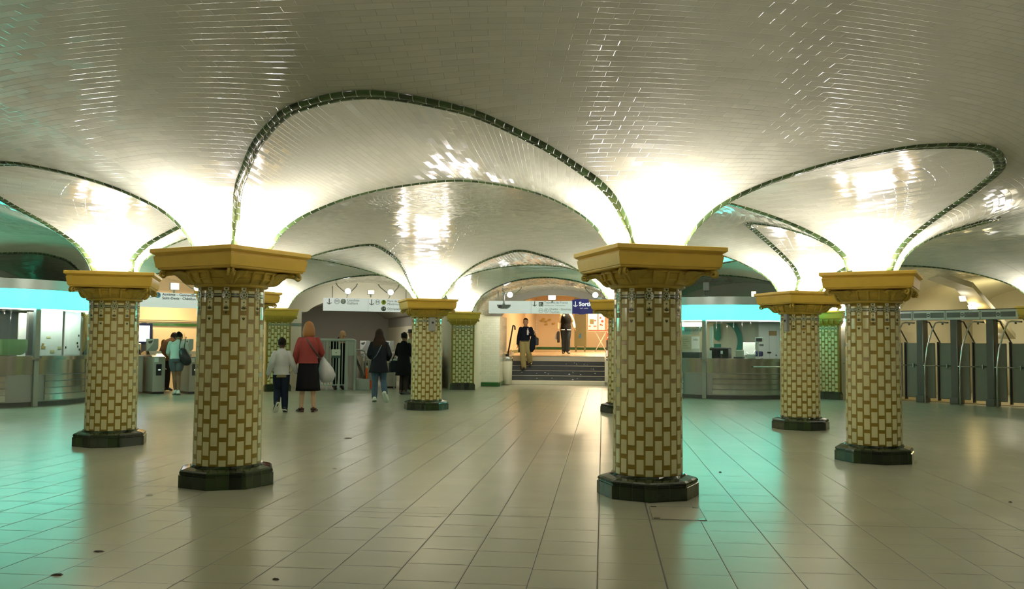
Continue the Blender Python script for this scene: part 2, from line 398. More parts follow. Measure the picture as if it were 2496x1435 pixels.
    rib(wo, dirs(wo, gO, 1, Go, R0), cross, 0.062)
    rib(wi, dirs(wi, gI, -1, Gi, RI0), -cross, 0.055)
# ---- outer wall side: sixteen bays
PH = 0.26; rj = RW*cos(pi/16)
ZKW = [0.90, 0.85, 0.735, 0.575, 0.40, 0.175, 0.0]
DEEP = {9: 16.2, 10: 20.0, 11: 15.6, 8: 13.9, 12: 13.9, 7: 19.0, 1: 16.5}     # depth of the barrel behind each bay (key = index of the bay)
WB, CH, TWK = {}, {}, {}
for j in range(16):
    a0, a1 = PIER[j-1]-(360 if j == 0 else 0), PIER[j]
    WB[j] = Bay((a0+a1)/2); CH[j] = radians(a1-a0)/2; TWK[j] = RW*sin(CH[j])-PH
TW = TWK[9]
for j in range(16):
    ch = CH[j]; mid = WB[j].a; ca, sa_ = cos(mid), sin(mid); RW0 = hypot(RW*cos(ch), TWK[j])
    W3 = lambda P: np.c_[CX+P[:, 0]*ca-P[:, 1]*sa_, CY+P[:, 0]*sa_+P[:, 1]*ca, P[:, 2]]
    Gw = groin(TWK[j], RW0, ZKW, RKO, -1); ww = W3(Gw)
    th = np.arctan2(Gw[:, 1], Gw[:, 0]); rg = np.hypot(Gw[:, 0], Gw[:, 1])
    thl = np.linspace(-ch, th[0], 5)[:-1]; thr = np.linspace(th[-1], ch, 5)[1:]
    face = lambda t: RW0+0*t
    TT = np.r_[thl, th, thr]; RG = np.r_[face(thl), rg, face(thr)]; ZG = np.r_[ZS+0*thl, Gw[:, 2], ZS+0*thr]
    G = []; UV = []; PA = np.r_[0, np.cumsum(np.hypot(np.diff(PO[0]), np.diff(PO[1])))]
    for t, r_, z_ in zip(TT, RG, ZG):
        base = RW0
        d0 = max(0.0, base-r_); dend = base-(R0+3.5); D = np.maximum(d0, DG/3.5*dend)
        Z = ZS+gO(D*3.5/dend)+(z_-ZS-float(gO(d0*3.5/dend)))*(1-(D-d0)/(dend-d0))**2
        Rr = base-D; ar = np.interp(D, PO[0], PA)
        G.append([(CX+q*cos(mid+t), CY+q*sin(mid+t), z) for q, z in zip(Rr, Z)]); UV.append([((mid+t)*10, a_) for a_ in ar])
    grid(vault, G, UV, flip=True)
    end = DEEP.get(j, 13.6); G = []; UV = []; Lw = arclen(ww)      # barrel behind the groin
    for i in range(len(US)):
        row = []; ur = []
        for s in np.linspace(0, 1, 5):
            rho = Gw[i, 0]*(1-s)+end*s; row.append((CX+rho*ca-Gw[i, 1]*sa_, CY+rho*sa_+Gw[i, 1]*ca, Gw[i, 2])); ur.append((rho, Lw[i]))
        G.append(row); UV.append(ur)
    grid(vault, G, UV, flip=False)
    d = np.abs(rg-RW0); sl = (gO(d+.02)-gO(d))/.02; v = -unit(np.c_[ww[:, 0]-CX, ww[:, 1]-CY, 0*d]); v[:, 2] = sl
    rib(ww, unit(v), np.tile(np.array([[ca, sa_, 0.0]]), (len(d), 1)), 0.062)
o = vault.build('ceiling', m_vault, kind='structure')
o2 = ribs.build('trim_1', m_rib, kind='structure')
# ---- floor
fb = MB(); fb.add([(-26, -6, 0), (26, -6, 0), (26, 48, 0), (-26, 48, 0)], [(0, 1, 2, 3)])
flo = MB(); FA = STAIR.a-pi/2
flo.add([Matrix.Rotation(-FA, 4, 'Z') @ Vector(p) for p in ((-26, -6, 0), (26, -6, 0), (26, 48, 0), (-26, 48, 0))], [(0, 1, 2, 3)])
floor = flo.build('floor', m_floor, kind='structure'); floor.rotation_euler = (0, 0, FA)
# ---- piers between the bays and closing walls
def arch_pts(off, T, n=49):
    P = []
    for u in np.sin(np.linspace(-pi/2, pi/2, n)):
        z = ZS+float(pchip(UK, ZKW, np.array([abs(u)]), True)[0])
        P.append((u*(T-off), max(ZS, z-off*(1-.35*abs(u))) if off else z))
    return P
for j in range(16):
    b, bn = WB[j], WB[(j+1) % 16]; t0, t1 = TWK[j], TWK[(j+1) % 16]
    e0 = max(DEEP.get(j, 13.6), 13.6); e1 = max(DEEP.get((j+1) % 16, 13.6), 13.6)
    P = [bn(t1, rj), b(-t0, rj), b(-t0, e0), bn(t1, e1)]
    w = MB(); w.prism([(p.x, p.y) for p in P], 0, ZS+0.02); w.build('wall_pier', m_paint, kind='structure')
    if j not in (9, 10, 11, 7):
        e = DEEP.get(j, 13.6); arc = [b(x, e, z) for x, z in arch_pts(0, t0)]
        w = MB(); w.add(arc+[b(t0, e, 0), b(-t0, e, 0)], [tuple(range(len(arc)+2))]); w.build('wall_back', m_wtile if j not in (8, 12) else m_paint, kind='structure')
# ================================================================== COLUMNS
def mapped(mb, a0, a1, z0, z1, off, fn, mi, sub=3, thick=0.0):
    """a thin glazed piece on the shaft: a = run around the face, z = height"""
    n = sub; P = []
    for zz in (z0, z1):
        for i in range(n+1): P.append(fn(a0+(a1-a0)*i/n, zz, off))
    b = 0.0022
    for zz in (z0-b, z1+b):
        for i in range(n+1): P.append(fn((a0-b)+(a1-a0+2*b)*i/n, zz, off-thick))
    m = n+1; fs = [(i, i+1, m+i+1, m+i) for i in range(n)]
    fs += [(2*m+i, 2*m+i+1, i+1, i) for i in range(n)] + [(m+i, m+i+1, 3*m+i+1, 3*m+i) for i in range(n)]
    fs += [(2*m, 0, m, 3*m), (n, 2*m+n, 3*m+n, m+n)]
    mb.add(P, fs, mi)
def poly_on(mb, pts, off, fn, mi):
    mb.add([fn(a, z, off) for a, z in pts], [tuple(range(len(pts)))], mi)
def disc(a, z, r, n=8, ph=0.0, st=1.0): return [(a+r*cos(2*pi*i/n+ph), z+r*st*sin(2*pi*i/n+ph)) for i in range(n)]
def leaf(a, z, l, w, ang):
    d = (sin(ang), cos(ang)); p = (d[1], -d[0])
    return [(a, z), (a+d[0]*l*.5+p[0]*w, z+d[1]*l*.5+p[1]*w), (a+d[0]*l, z+d[1]*l), (a+d[0]*l*.5-p[0]*w, z+d[1]*l*.5-p[1]*w)]
def tile_face(mb, fn, ncol, pitch, zb, zt, start, wide=0.060):
    """cream tiles, rosette frieze and small dark motifs; slots 1 cream 2 motif 3 pale"""
    T = 0.004; E1 = T+0.0012
    for c in range(ncol):
        a = start+c*pitch; ros = (c % 2 == 0); h = wide/2
        top = (zt-0.264) if ros else (zt-0.177)
        z = top; first = True
        while z > zb+0.02:
            lo = max(z-0.121, zb+0.006)
            mapped(mb, a-h, a+h, lo, z, T, fn, 1, thick=T)
            if first and ros and c % 4 == 0:      # tulip motif
                for q in (-.45, 0, .45): poly_on(mb, leaf(a, z-0.046, 0.036, 0.006, q), E1, fn, 2)
            first = False; z -= 0.166
        if ros:
            mapped(mb, a-h*.78, a+h*.78, zt-0.030, zt-0.002, T, fn, 1, thick=T)
            for q in (-.7, 0, .7): poly_on(mb, leaf(a, zt-0.026, 0.022, 0.004, q), E1, fn, 2)
            R_ = 0.041
            poly_on(mb, [(a+R_*(1.0+.06*cos(8*t))*cos(t), zt-0.074+R_*(1.0+.06*cos(8*t))*sin(t)) for t in [2*pi*i/24 for i in range(24)]], T, fn, 3)
            poly_on(mb, disc(a, zt-0.074, 0.0125, 10), E1, fn, 2)
            for i in range(8): poly_on(mb, disc(a+0.027*cos(pi*i/4+.39), zt-0.074+0.027*sin(pi*i/4+.39), 0.0072, 6), E1, fn, 2)
            mapped(mb, a-h*.85, a+h*.85, zt-0.218, zt-0.117, T, fn, 1, thick=T)
            for q in (-1.0, -.5, 0, .5, 1.0): poly_on(mb, leaf(a, zt-0.208, 0.046-.010*abs(q), 0.0055, q), E1, fn, 2)
            for q in (-.5, .5): poly_on(mb, leaf(a, zt-0.150, 0.022, 0.0035, q), E1, fn, 2)
            poly_on(mb, leaf(a, zt-0.150, 0.014, 0.003, 0), E1, fn, 2)
            if c % 4 == 2: poly_on(mb, [(a, zt-0.253), (a+.012, zt-0.238), (a, zt-0.223), (a-.012, zt-0.238)], T, fn, 2)
        else:
            w = pitch-0.046
            mapped(mb, a-w, a+w, zt-0.058, zt-0.034, T, fn, 1, thick=T)
            mapped(mb, a-w, a+w, zt-0.070, zt-0.062, T, fn, 2, thick=T)
            mapped(mb, a-w, a+w, zt-0.080, zt-0.073, T, fn, 3, thick=T)
            mapped(mb, a-w, a+w, zt-0.092, zt-0.083, T, fn, 2, thick=T)
            mapped(mb, a-h, a+h, zt-0.140, zt-0.098, T, fn, 1, thick=T)
ZT, ZB = 1.842, 0.192
def shaft_mesh():
    mb = MB()
    rad = lambda z: 0.309-0.009*(z-ZB)/(ZT-ZB)
    mb.lathe([(rad(ZB)-.002, ZB-.01), (rad(ZB), ZB), (rad(ZT), ZT), (rad(ZT)-.01, ZT+.01)], 72, 0)
    fn = lambda a, z, off: ((rad(z)+off)*cos(a/0.305), (rad(z)+off)*sin(a/0.305), z)
    p = 2*pi*0.305/24
    tile_face(mb, fn, 24, p, ZB, ZT, p*.5)
    return mb
def octo(r, n=8): return [(r*cos(pi/8+2*pi*i/n), r*sin(pi/8+2*pi*i/n)) for i in range(n)]
def base_mesh():
    mb = MB(); RB = 0.4552
    prof = [(RB-.003, 0.0), (RB, .004), (RB, .112), (RB-.012, .118), (RB-.012, .128), (RB-.006, .134), (RB-.010, .148), (RB-.028, .160), (RB-.075, .172), (RB-.10, .178), (0.332, .196), (0.30, .198)]
    rings = []
    for i, (r, z) in enumerate(prof):
        ring = []
        for k in range(8):
            p0, p1 = octo(r)[k], octo(r)[(k+1) % 8]
            for s in np.linspace(0, 1, 7)[:-1]:
                x, y = p0[0]+(p1[0]-p0[0])*s, p0[1]+(p1[1]-p0[1])*s
                if i >= len(prof)-2: l = hypot(x, y); x, y = x/l*r*.985, y/l*r*.985
                ring.append((x, y, z))
        rings.append(ring)
    m = len(rings[0])
    for k in range(8):      # side by side faces keep sharp arrises
        idx = list(range(k*6, k*6+7)); vs = []; us = []
        for i, rg in enumerate(rings):
            for q, t in enumerate(idx): vs.append(rg[t % m]); us.append(((k*6+q)*0.0579+.03, 0.5+prof[i][1]*.2))
        fs = [(i*7+q, i*7+q+1, (i+1)*7+q+1, (i+1)*7+q) for i in range(len(rings)-1) for q in range(6)]
        mb.add(vs, fs, 0, False, us)
    return mb
def sq(h): return [(h, -h), (h, h), (-h, h), (-h, -h)]
def loft_sq(mb, prof, mi=0, cap=True):
    vs = [(x, y, z) for h, z in prof for x, y in sq(h)]; n = len(prof)
    fs = [(i*4+k, i*4+(k+1) % 4, (i+1)*4+(k+1) % 4, (i+1)*4+k) for i in range(n-1) for k in range(4)]
    if cap: fs += [(3, 2, 1, 0), tuple((n-1)*4+k for k in range(4))]
    return mb.add(vs, fs, mi)
ABA = [(.405, 1.998), (.462, 2.000), (.470, 2.008), (.470, 2.016), (.483, 2.022), (.4985, 2.118), (.4985, 2.126), (.489, 2.131), (.489, 2.138), (.509, 2.149), (.5225, 2.160), (.5225, 2.192), (.519, 2.1955)]
def abacus_mesh():
    mb = MB(); loft_sq(mb, ABA); return mb
BELL = [(.308, ZT-.004), (.322, ZT), (.336, 1.848), (.341, 1.856), (.336, 1.864), (.334, 1.868), (.352, 1.876), (.376, 1.892), (.395, 1.915), (.407, 1.945), (.410, 1.965), (.418, 1.968), (.424, 1.975), (.424, 1.985), (.416, 1.990), (.416, 2.001)]
def bell_r(z):
    return float(np.interp(z, [p[1] for p in BELL], [p[0] for p in BELL]))
def volute(mb, ang, full=True):
    """corner scroll with an arm, and the acanthus leaf beneath it"""
    e = Vector((cos(ang), sin(ang), 0)); t = Vector((-sin(ang), cos(ang), 0)); up = Vector((0, 0, 1))
    pts = []; rad = []
    for i in range(9):
        s = i/8; pts.append(e*(.40+.19*s)+up*(1.962+.020*sin(s*pi*.9))); rad.append((.030-.006*s, .036-.008*s))
    mb.tube(pts, rad, 8)
    for sd in (-1, 1):           # scroll, two eyes
        c = e*.612+up*1.958+t*(sd*.012)
        sp = [c+e*(cos(q)*(.034-.0022*i))+up*(sin(q)*(.034-.0022*i))+t*(sd*.0022*i) for i, q in enumerate([2.2-.62*k for k in range(14)])]
        mb.tube(sp, [.016-.0007*i for i in range(14)], 6)
    # leaf: ribbed blade climbing the bell and curling out
    n, m = 16, 15; vs = []
    for i in range(n):
        s = i/(n-1); z = 1.868+.126*s
        out = bell_r(min(z, 1.99))+.030+.17*max(0, s-.30)**1.6
        if s > .85: z -= (s-.85)*.16
        half = (.040+.105*min(1, s*1.15)**.8)*(1+.13*abs(sin(s*11)))
        for j in range(m):
            q = j/(m-1)*2-1; lift = .020*(1-q*q)+.016*cos(q*14)
            vs.append(e*(out+lift-.075*q*q)+t*(half*q)+up*(z+.012*abs(q)*s))
    back = [v-e*.02 for v in vs]; k = len(vs)
    fs = [(i*m+j, i*m+j+1, (i+1)*m+j+1, (i+1)*m+j) for i in range(n-1) for j in range(m-1)]
    fs += [tuple(k+x for x in f[::-1]) for f in fs]
    for i in range(n-1):
        for j in (0, m-1):
            a, b = i*m+j, (i+1)*m+j; fs.append((a, b, k+b, k+a) if j == 0 else (b, a, k+a, k+b))
    for j in range(m-1):
        a, b = (n-1)*m+j, (n-1)*m+j+1; fs.append((a, b, k+b, k+a))
    mb.add(vs+back, fs, 0, True)
def tongue(mb, ang, h=.108, w=.0155):
    e = Vector((cos(ang), sin(ang), 0)); up = Vector((0, 0, 1)); pts = []
    for i in range(7):
        z = 1.874+h*i/6; pts.append(e*(bell_r(z)+.010)+up*z)
    mb.tube(pts, [.008, w, w, w, w, w, .009], 8)
def bell_mesh():
    mb = MB(); mb.lathe(BELL, 64, 0)
    for q in range(4):
        volute(mb, pi/4+q*pi/2)
        for d in (-.30, 0, .30): tongue(mb, q*pi/2+d)
    # necking band between the tongues
    mb.lathe([(.384, 1.908), (.404, 1.912), (.406, 1.918), (.392, 1.924)], 64, 0); mb.lathe([(.404, 1.962), (.420, 1.966), (.430, 1.976), (.424, 1.988), (.410, 1.992)], 64, 0)
    return mb
COLS = ['tall patterned column nearest the camera in the left half of the hall', 'nearest patterned column with a square ochre capital, right of centre',
        'patterned column before the row of grey exit gates', 'patterned column in front of the right ticket booth, with a grey box on its shaft',
        'patterned column mostly hidden behind the nearest right one, only its left edge showing', 'small patterned column before the staircase approach, grey box near its top',
        'patterned column hidden behind the big left one, only its ochre capital edges showing', 'patterned column beside the left ticket booth with its glowing turquoise band']
col0 = empty('tiled_column')
p_base = base_mesh().build('base', m_base, col0)
p_shaft = shaft_mesh().build('shaft', [m_ochre, m_cream, m_motif, m_pale], col0)
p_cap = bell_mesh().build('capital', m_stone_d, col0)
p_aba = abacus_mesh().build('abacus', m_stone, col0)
for k in range(NCOL):
    c = col0 if k == 0 else dup(col0)
    a = radians(TH+45*k); c.location = pol(RING, a); c.rotation_euler = (0, 0, a)
    tag(c, COLS[k], 'column', 'columns of the inner ring', 'thing')
# ---- flat wall pilasters, same order: face towards the centre
def pil_proto():
    root = empty('wall_pilaster')
    W2, D = .325, .10        # half width, depth from the pier front (front at y=-D)
    mb = MB(); mb.box((-W2, -D, ZB), (W2, .02, ZT+.01))
    fn = lambda a, z, off: (a, -D-off, z)
    p = .0815; tile_face(mb, fn, 7, p, ZB, ZT, -3*p+.0)
    mb.build('shaft', [m_ochre, m_cream, m_motif, m_pale], root)
    b = MB()
    for k, (x, y, z0, z1) in enumerate([(W2+.03, D+.03, 0, .15), (W2+.02, D+.02, .15, .165), (W2+.008, D+.008, .165, .192)]):
        P = [(-x, .02), (-x, -y), (x, -y), (x, .02)]
        vs = [(px, py, z) for z in (z0, z1) for px, py in P]
        us = [(px+5, .5+.01*i) for i, (px, py, z) in enumerate(vs)]
        b.add(vs, [(0, 1, 5, 4), (1, 2, 6, 5), (2, 3, 7, 6), (4, 5, 6, 7)], 0, False, us)
    b.build('base', m_base, root)
    c = MB()
    prof = [(W2+.015, D+.015, ZT-.004), (W2+.035, D+.035, 1.856), (W2+.02, D+.02, 1.866), (W2+.05, D+.05, 1.89), (W2+.085, D+.08, 1.95), (W2+.09, D+.085, 2.0)]
    vs = [(sx*x, y0, z) for x, y, z in prof for sx, y0 in ((-1, .02), (-1, -y), (1, -y), (1, .02))]
    fs = [(i*4+k, i*4+k+1, (i+1)*4+k+1, (i+1)*4+k) for i in range(len(prof)-1) for k in range(3)]
    c.add(vs, fs, 0)
    for x in (-.2, -.07, .07, .2): c.tube([(x, -D-.045, 1.872), (x, -D-.075, 1.90), (x, -D-.10, 1.95), (x, -D-.10, 1.99)], [.008, .013, .014, .012], 8)
    for s in (-1, 1):
        for i in range(2):
            q = Vector((s*(W2+.105), -D-.10, 1.955)); e = Vector((s, -.6, 0)).normalized()
            sp = [q+e*(cos(t)*(.03-.002*k))+Vector((0, 0, sin(t)*(.03-.002*k)))+Vector((0, -.003*k*(1 if i else -1), 0)) for k, t in enumerate([2.2-.62*u for u in range(12)])]
            c.tube(sp, [.015-.0007*k for k in range(12)], 6)
        c.tube([(s*(W2+.02), -D-.03, 1.90), (s*(W2+.06), -D-.07, 1.955), (s*(W2+.10), -D-.09, 1.975)], [.02, .026, .024], 8)
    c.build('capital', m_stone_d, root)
    a = MB(); hx = .50
    vs = []; pr = [(h-.5225+hx, h-.5225+.26, z) for h, z in ABA]
    for x, y, z in pr: vs += [(-x, .02, z), (-x, -y, z), (x, -y, z), (x, .02, z)]
    fs = [(i*4+k, i*4+k+1, (i+1)*4+k+1, (i+1)*4+k) for i in range(len(pr)-1) for k in range(3)]+[(0, 3, 2, 1), tuple(len(pr)*4-4+k for k in range(4))]
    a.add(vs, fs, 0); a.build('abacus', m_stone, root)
    return root
pil0 = pil_proto(); first = True
PLAB = {10: 'flat tiled wall pilaster left of the staircase, beside a narrow cream door', 11: 'flat tiled wall pilaster behind the boy in the white sweater',
        8: 'flat tiled wall pilaster between right ticket booth and exit gates, lit green at the top', 12: 'flat tiled wall pilaster just right of the left ticket booth',
        9: 'flat tiled wall pilaster right of the staircase, hidden behind columns', 7: 'flat tiled wall pilaster at the right end of the exit gates'}
for k in (7, 8, 10, 11, 12):
    a = radians(PIER[k-1])
    c = pil0 if first else dup(pil0); first = False
    c.location = pol(RW*cos(0)-.06, a); c.rotation_euler = (0, 0, a-pi/2)
    tag(c, PLAB[k], 'pilaster', 'pilasters of the outer wall', 'thing')
# ================================================================== BAYS
def text_mb(mb, s, size, x, z, y, mi=0, align='LEFT', bold=0.0):
    cu = bpy.data.curves.new('t', 'FONT'); cu.body = s; cu.size = size; cu.align_x = align; cu.align_y = 'CENTER'; cu.offset = bold; cu.extrude = 0.0; cu.resolution_u = 3
    o = bpy.data.objects.new('t', cu); C.objects.link(o)
    dg = bpy.context.evaluated_depsgraph_get(); dg.update()
    me = o.evaluated_get(dg).to_mesh()
    mb.add([(x+v.co.x, y, z+v.co.y) for v in me.vertices], [tuple(p.vertices) for p in me.polygons], mi)
    o.evaluated_get(dg).to_mesh_clear(); bpy.data.objects.remove(o); bpy.data.curves.remove(cu)
def flush(L, name, mats, parent):
    if name != 'lettering': L.build(name, mats, parent); return MB()
    # one part per word: letters are grouped by the gaps between them
    par = list(range(len(L.v)))
    def find(i):
        while par[i] != i: par[i] = par[par[i]]; i = par[i]
        return i
    for f in L.f:
        for i in f[1:]: par[find(i)] = find(f[0])
    comp = {}
    for k, f in enumerate(L.f): comp.setdefault(find(f[0]), []).append(k)
    C_ = []
    for ks in comp.values():
        X = [L.v[i][0] for k in ks for i in L.f[k]]; Z = [L.v[i][2] for k in ks for i in L.f[k]]; C_.append((min(X), max(X), max(Z)-min(Z), ks))
    C_.sort(key=lambda c: c[0]); hh = max(c[2] for c in C_); words = []; xm = -1e9
    for c in C_:
        if c[0]-xm > .16*hh: words.append([])
        words[-1] += c[3]; xm = max(xm, c[1])
    for w_ in words:
        m_ = MB(); idx = {}
        for k in w_:
            for i in L.f[k]:
                if i not in idx: idx[i] = len(m_.v); m_.v.append(L.v[i])
            m_.f.append(tuple(idx[i] for i in L.f[k])); m_.m.append(L.m[k]); m_.sm.append(False); m_.uv.append(None)
        m_.build(name, mats, parent)
    return MB()
def circ(x, z, r, n=24): return [(x+r*cos(2*pi*i/n), z+r*sin(2*pi*i/n)) for i in range(n)]
def face(mb, poly, y, mi): mb.add([(x, y, z) for x, z in poly], [tuple(range(len(poly)))], mi)
def ring(mb, x, z, r, w, y, mi, n=24, a0=0.0, a1=2*pi):
    m = n+1; P = [(x+q*cos(a0+(a1-a0)*i/n), y, z+q*sin(a0+(a1-a0)*i/n)) for q in (r, r-w) for i in range(m)]
    mb.add(P, [(i, i+1, m+i+1, m+i) for i in range(n)], mi)
def arrow(mb, x, z, s, y, mi, ang=-pi/2):   # arrow of length s pointing along ang
    c, n = cos(ang), sin(ang); T = lambda u, v: (x+u*c-v*n, z+u*n+v*c); w = s*.07
    face(mb, [T(-s*.5, -w), T(s*.42, -w), T(s*.42, w), T(-s*.5, w)], y, mi)
    for sg in (1, -1):
        q = [(s*.5, 0), (s*.5-w*1.4, 0), (s*.12, sg*s*.36), (s*.12+w*2.0, sg*(s*.36+w*.6))]
        face(mb, [T(*p) for p in (q if sg > 0 else q[::-1])], y, mi)
def put(o, bay, x, r, z=0.0, rz=0.0): o.location = bay(x, r, z); o.rotation_euler = (0, 0, bay.rot+rz); return o
def wallpoly(bay, pts, name, m, **kw):
    mb = MB(); mb.add([bay(*p) for p in pts], [tuple(range(len(pts)))]); return mb.build(name, m, kind='structure')
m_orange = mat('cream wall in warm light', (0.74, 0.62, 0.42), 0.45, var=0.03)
m_blue = mat('blue enamel', (0.015, 0.02, 0.22), 0.3)
m_signw = mat('white sign face', (0.74, 0.75, 0.72), 0.35)
m_signl = mat('backlit white sign face', (0.74, 0.75, 0.72), 0.35, emit=(0.92, 1.0, 0.93), estr=0.32)
m_bluel = mat('backlit blue sign face', (0.015, 0.02, 0.22), 0.3, emit=(0.03, 0.04, 0.5), estr=0.06)
m_whitel = mat('backlit white letters', (.8, .8, .8), .3, emit=(1, 1, 1), estr=.5)
m_ink = mat('dark grey ink', (0.05, 0.055, 0.06), 0.4)
m_skyb = mat('light blue disc', (0.16, 0.46, 0.66), 0.35)
m_lime = mat('lime disc', (0.50, 0.58, 0.02), 0.35)
m_purple = mat('dark violet disc', (0.08, 0.05, 0.12), 0.35)
m_greyd = mat('pale grey disc', (0.36, 0.42, 0.40), 0.35)
# ---------------- hanging direction signs on bowed tubes with spotlights
def sign_frame(bay, r, x0, x1, label, z0=2.20, z1=2.565):
    root = put(empty('direction_sign'), bay, 0, r); tag(root, label, 'sign')
    mb = MB(); mb.bbox((x0, -.06, z0), (x1, .06, z1), .008); mb.build('panel', m_signl, root)
    return root
def m_disc(L, x, z, r, ink=0):     # letter M in a ring
    ring(L, x, z, r, r*.13, -.0625, ink); 
    q = r*.52; w = r*.17
    face(L, [(x-q, z-q), (x-q+w, z-q), (x-q+w, z+q), (x-q, z+q)], -.0625, ink)
    face(L, [(x+q-w, z-q), (x+q, z-q), (x+q, z+q), (x+q-w, z+q)], -.0625, ink)
    face(L, [(x-q, z+q), (x, z-q*.35), (x, z+q*.10), (x-q+w*1.1, z+q)], -.0626, ink)
    face(L, [(x, z-q*.35), (x+q, z+q), (x+q-w*1.1, z+q), (x, z+q*.10)], -.0626, ink)
def spots(bay, r, xs, zc, tips, labels, gname):
    for x, lb in zip(xs, labels):
        s = put(empty('sign_spotlight'), bay, x, r-.30, zc); tag(s, lb, 'spotlight', gname)
        b = MB(); b.lathe([(.02, .10), (.05, .09), (.085, .03), (.09, 0.0), (.09, -.012), (.082, -.012)], 20, 0)
        M_ = Matrix.Rotation(radians(78), 4, 'X')
        b.v = [tuple(M_ @ Vector((x_, y_, -z_))) for x_, y_, z_ in b.v]; b.build('housing', m_gmetal, s)
        l = MB(); l.lathe([(.0, .006), (.05, .0), (.083, -.008)], 20, 0); l.v = [tuple(M_ @ Vector((x_, y_, -z_))) for x_, y_, z_ in l.v]; l.build('lens', m_lamp, s)
        pl = bay(x, r-.36, zc-.02); area('spot_lamp', pl, (radians(-62), 0, bay.rot), .2, .2, 1.0, (1.0, .97, .92))
        t = MB()
        t.tube([(0, .02, -.02), (-.10, .10, .0), (-.26, .28, .16), (-.30, .36, .24)], .014, 8); t.tube([(0, .02, -.02), (.10, .10, .0), (.26, .28, .16), (.30, .36, .24)], .014, 8)
        t.tube([(0, .02, -.02), (0, .16, -.12), (0, .30, -.16)], .012, 8)
        t.build('bracket', m_gmetal, s)
def flood(bay, x, r, z, label, warm=False, w=.17, h=.10):
    s = put(empty('floodlight'), bay, x, r, z); tag(s, label, 'floodlight')
    b = MB(); b.bbox((-w/2-.012, 0, -h/2-.012), (w/2+.012, .09, h/2+.012), .01); b.box((-.02, .05, -h/2-.09), (.02, .07, -h/2)); b.build('housing', m_gmetal, s)
    l = MB(); l.box((-w/2, -.006, -h/2), (w/2, .002, h/2)); l.build('lens', m_lampw if warm else m_lamp, s)
    return s
# lamps fixed to the rear of the three signs, lighting the bays behind
for bay_, w_, c_ in ((STAIR, 34, (1.0, .95, .86)), (CORR, 12, (1.0, .96, .90)), (TURN, 12, (1.0, .90, .78))):
    area('sign_lamp', bay_(-.1, 13.1, 2.34), (radians(72), 0, bay_.rot), 2.6, .2, w_, c_)
# -- corridor of lines 3, 9, 14
sg = sign_frame(CORR, 12.9, -1.45, 1.30, 'white hanging sign with arrows for lines 3, 9 and 14 above the corridor gates')
L = MB(); Y = -.0625
LM = [m_ink, m_greyd, m_signw, m_lime]
arrow(L, -1.29, 2.46, .17, Y, 0); L = flush(L, 'arrow', LM, sg); m_disc(L, -1.075, 2.47, .078); L = flush(L, 'metro_badge', LM, sg)
face(L, circ(-.90, 2.47, .075), Y, 1); text_mb(L, '3', .12, -.90, 2.475, Y-.001, 2, 'CENTER', .004)
L = flush(L, 'line_badge', LM, sg); text_mb(L, 'Levallois', .10, -.79, 2.505, Y, 0); L = flush(L, 'lettering', LM, sg); text_mb(L, 'Gallieni', .10, -.79, 2.42, Y, 0)
L = flush(L, 'lettering', LM, sg); arrow(L, -.10, 2.46, .17, Y, 0); L = flush(L, 'arrow', LM, sg); m_disc(L, .07, 2.47, .07); L = flush(L, 'metro_badge', LM, sg); face(L, circ(.245, 2.47, .07), Y, 3); text_mb(L, '9', .11, .245, 2.475, Y-.001, 0, 'CENTER', .004)
L = flush(L, 'line_badge', LM, sg); text_mb(L, 'Pont de Sèvres', .09, .35, 2.505, Y, 0); L = flush(L, 'lettering', LM, sg); text_mb(L, 'Montreuil', .09, .35, 2.42, Y, 0)
L = flush(L, 'lettering', LM, sg); face(L, circ(.245, 2.285, .07), Y, 0); text_mb(L, '14', .10, .245, 2.29, Y-.001, 2, 'CENTER', .003); L = flush(L, 'line_badge', LM, sg); text_mb(L, 'Olympiades', .09, .35, 2.285, Y, 0)
L = flush(L, 'lettering', [m_ink, m_greyd, m_signw, m_lime], sg)
b = MB(); b.box((-.197, -.0635, 2.202), (-.191, -.061, 2.563)); b.build('panel_joint', m_gmetal, sg)
for x in (-1.2, .9):
    b = MB(); b.tube([(x, 0, 2.56), (x, 0.02, 2.9)], .012, 8); b.build('hanger', m_gmetal, sg)
spots(CORR, 12.9, (-.80, .40), 2.745, None, ['round spotlight left of the square lamp above the lines 3, 9 and 14 sign', 'round spotlight right of the square lamp above the lines 3, 9 and 14 sign'], 'spotlights of the corridor sign')
flood(CORR, -.16, 12.55, 2.73, 'square warm floodlight between two spotlights above the lines 3, 9 and 14 sign', True)
# -- stairs sign, grey-white half and blue exit half
sg = sign_frame(STAIR, 12.9, -1.77, .67, 'long white hanging sign for suburban trains in front of the staircase')
L = MB()
LM = [m_ink, m_signw]
arrow(L, -.42, 2.48, .15, Y, 0); L = flush(L, 'arrow', LM, sg); face(L, [(-.30, 2.41), (-.17, 2.41), (-.17, 2.53), (-.30, 2.53)], Y, 0); face(L, [(-.285, 2.425), (-.185, 2.425), (-.185, 2.455), (-.25, 2.52), (-.285, 2.50)], Y-.001, 1)
face(L, [(-.24, 2.47), (-.205, 2.47), (-.20, 2.44), (-.22, 2.43), (-.235, 2.44)], Y-.002, 0)
L = flush(L, 'train_pictogram', LM, sg); text_mb(L, 'Trains Île-de-France', .085, -.14, 2.515, Y, 0); L = flush(L, 'lettering', LM, sg); text_mb(L, 'Suburban trains · Treni suburbani', .045, -.14, 2.435, Y, 0)
L = flush(L, 'lettering', LM, sg); ring(L, -.235, 2.285, .065, .008, Y, 0); text_mb(L, 'RER', .05, -.235, 2.288, Y, 0, 'CENTER'); L = flush(L, 'line_badge', LM, sg); ring(L, -.08, 2.285, .065, .008, Y, 0); text_mb(L, 'E', .09, -.08, 2.288, Y, 0, 'CENTER')
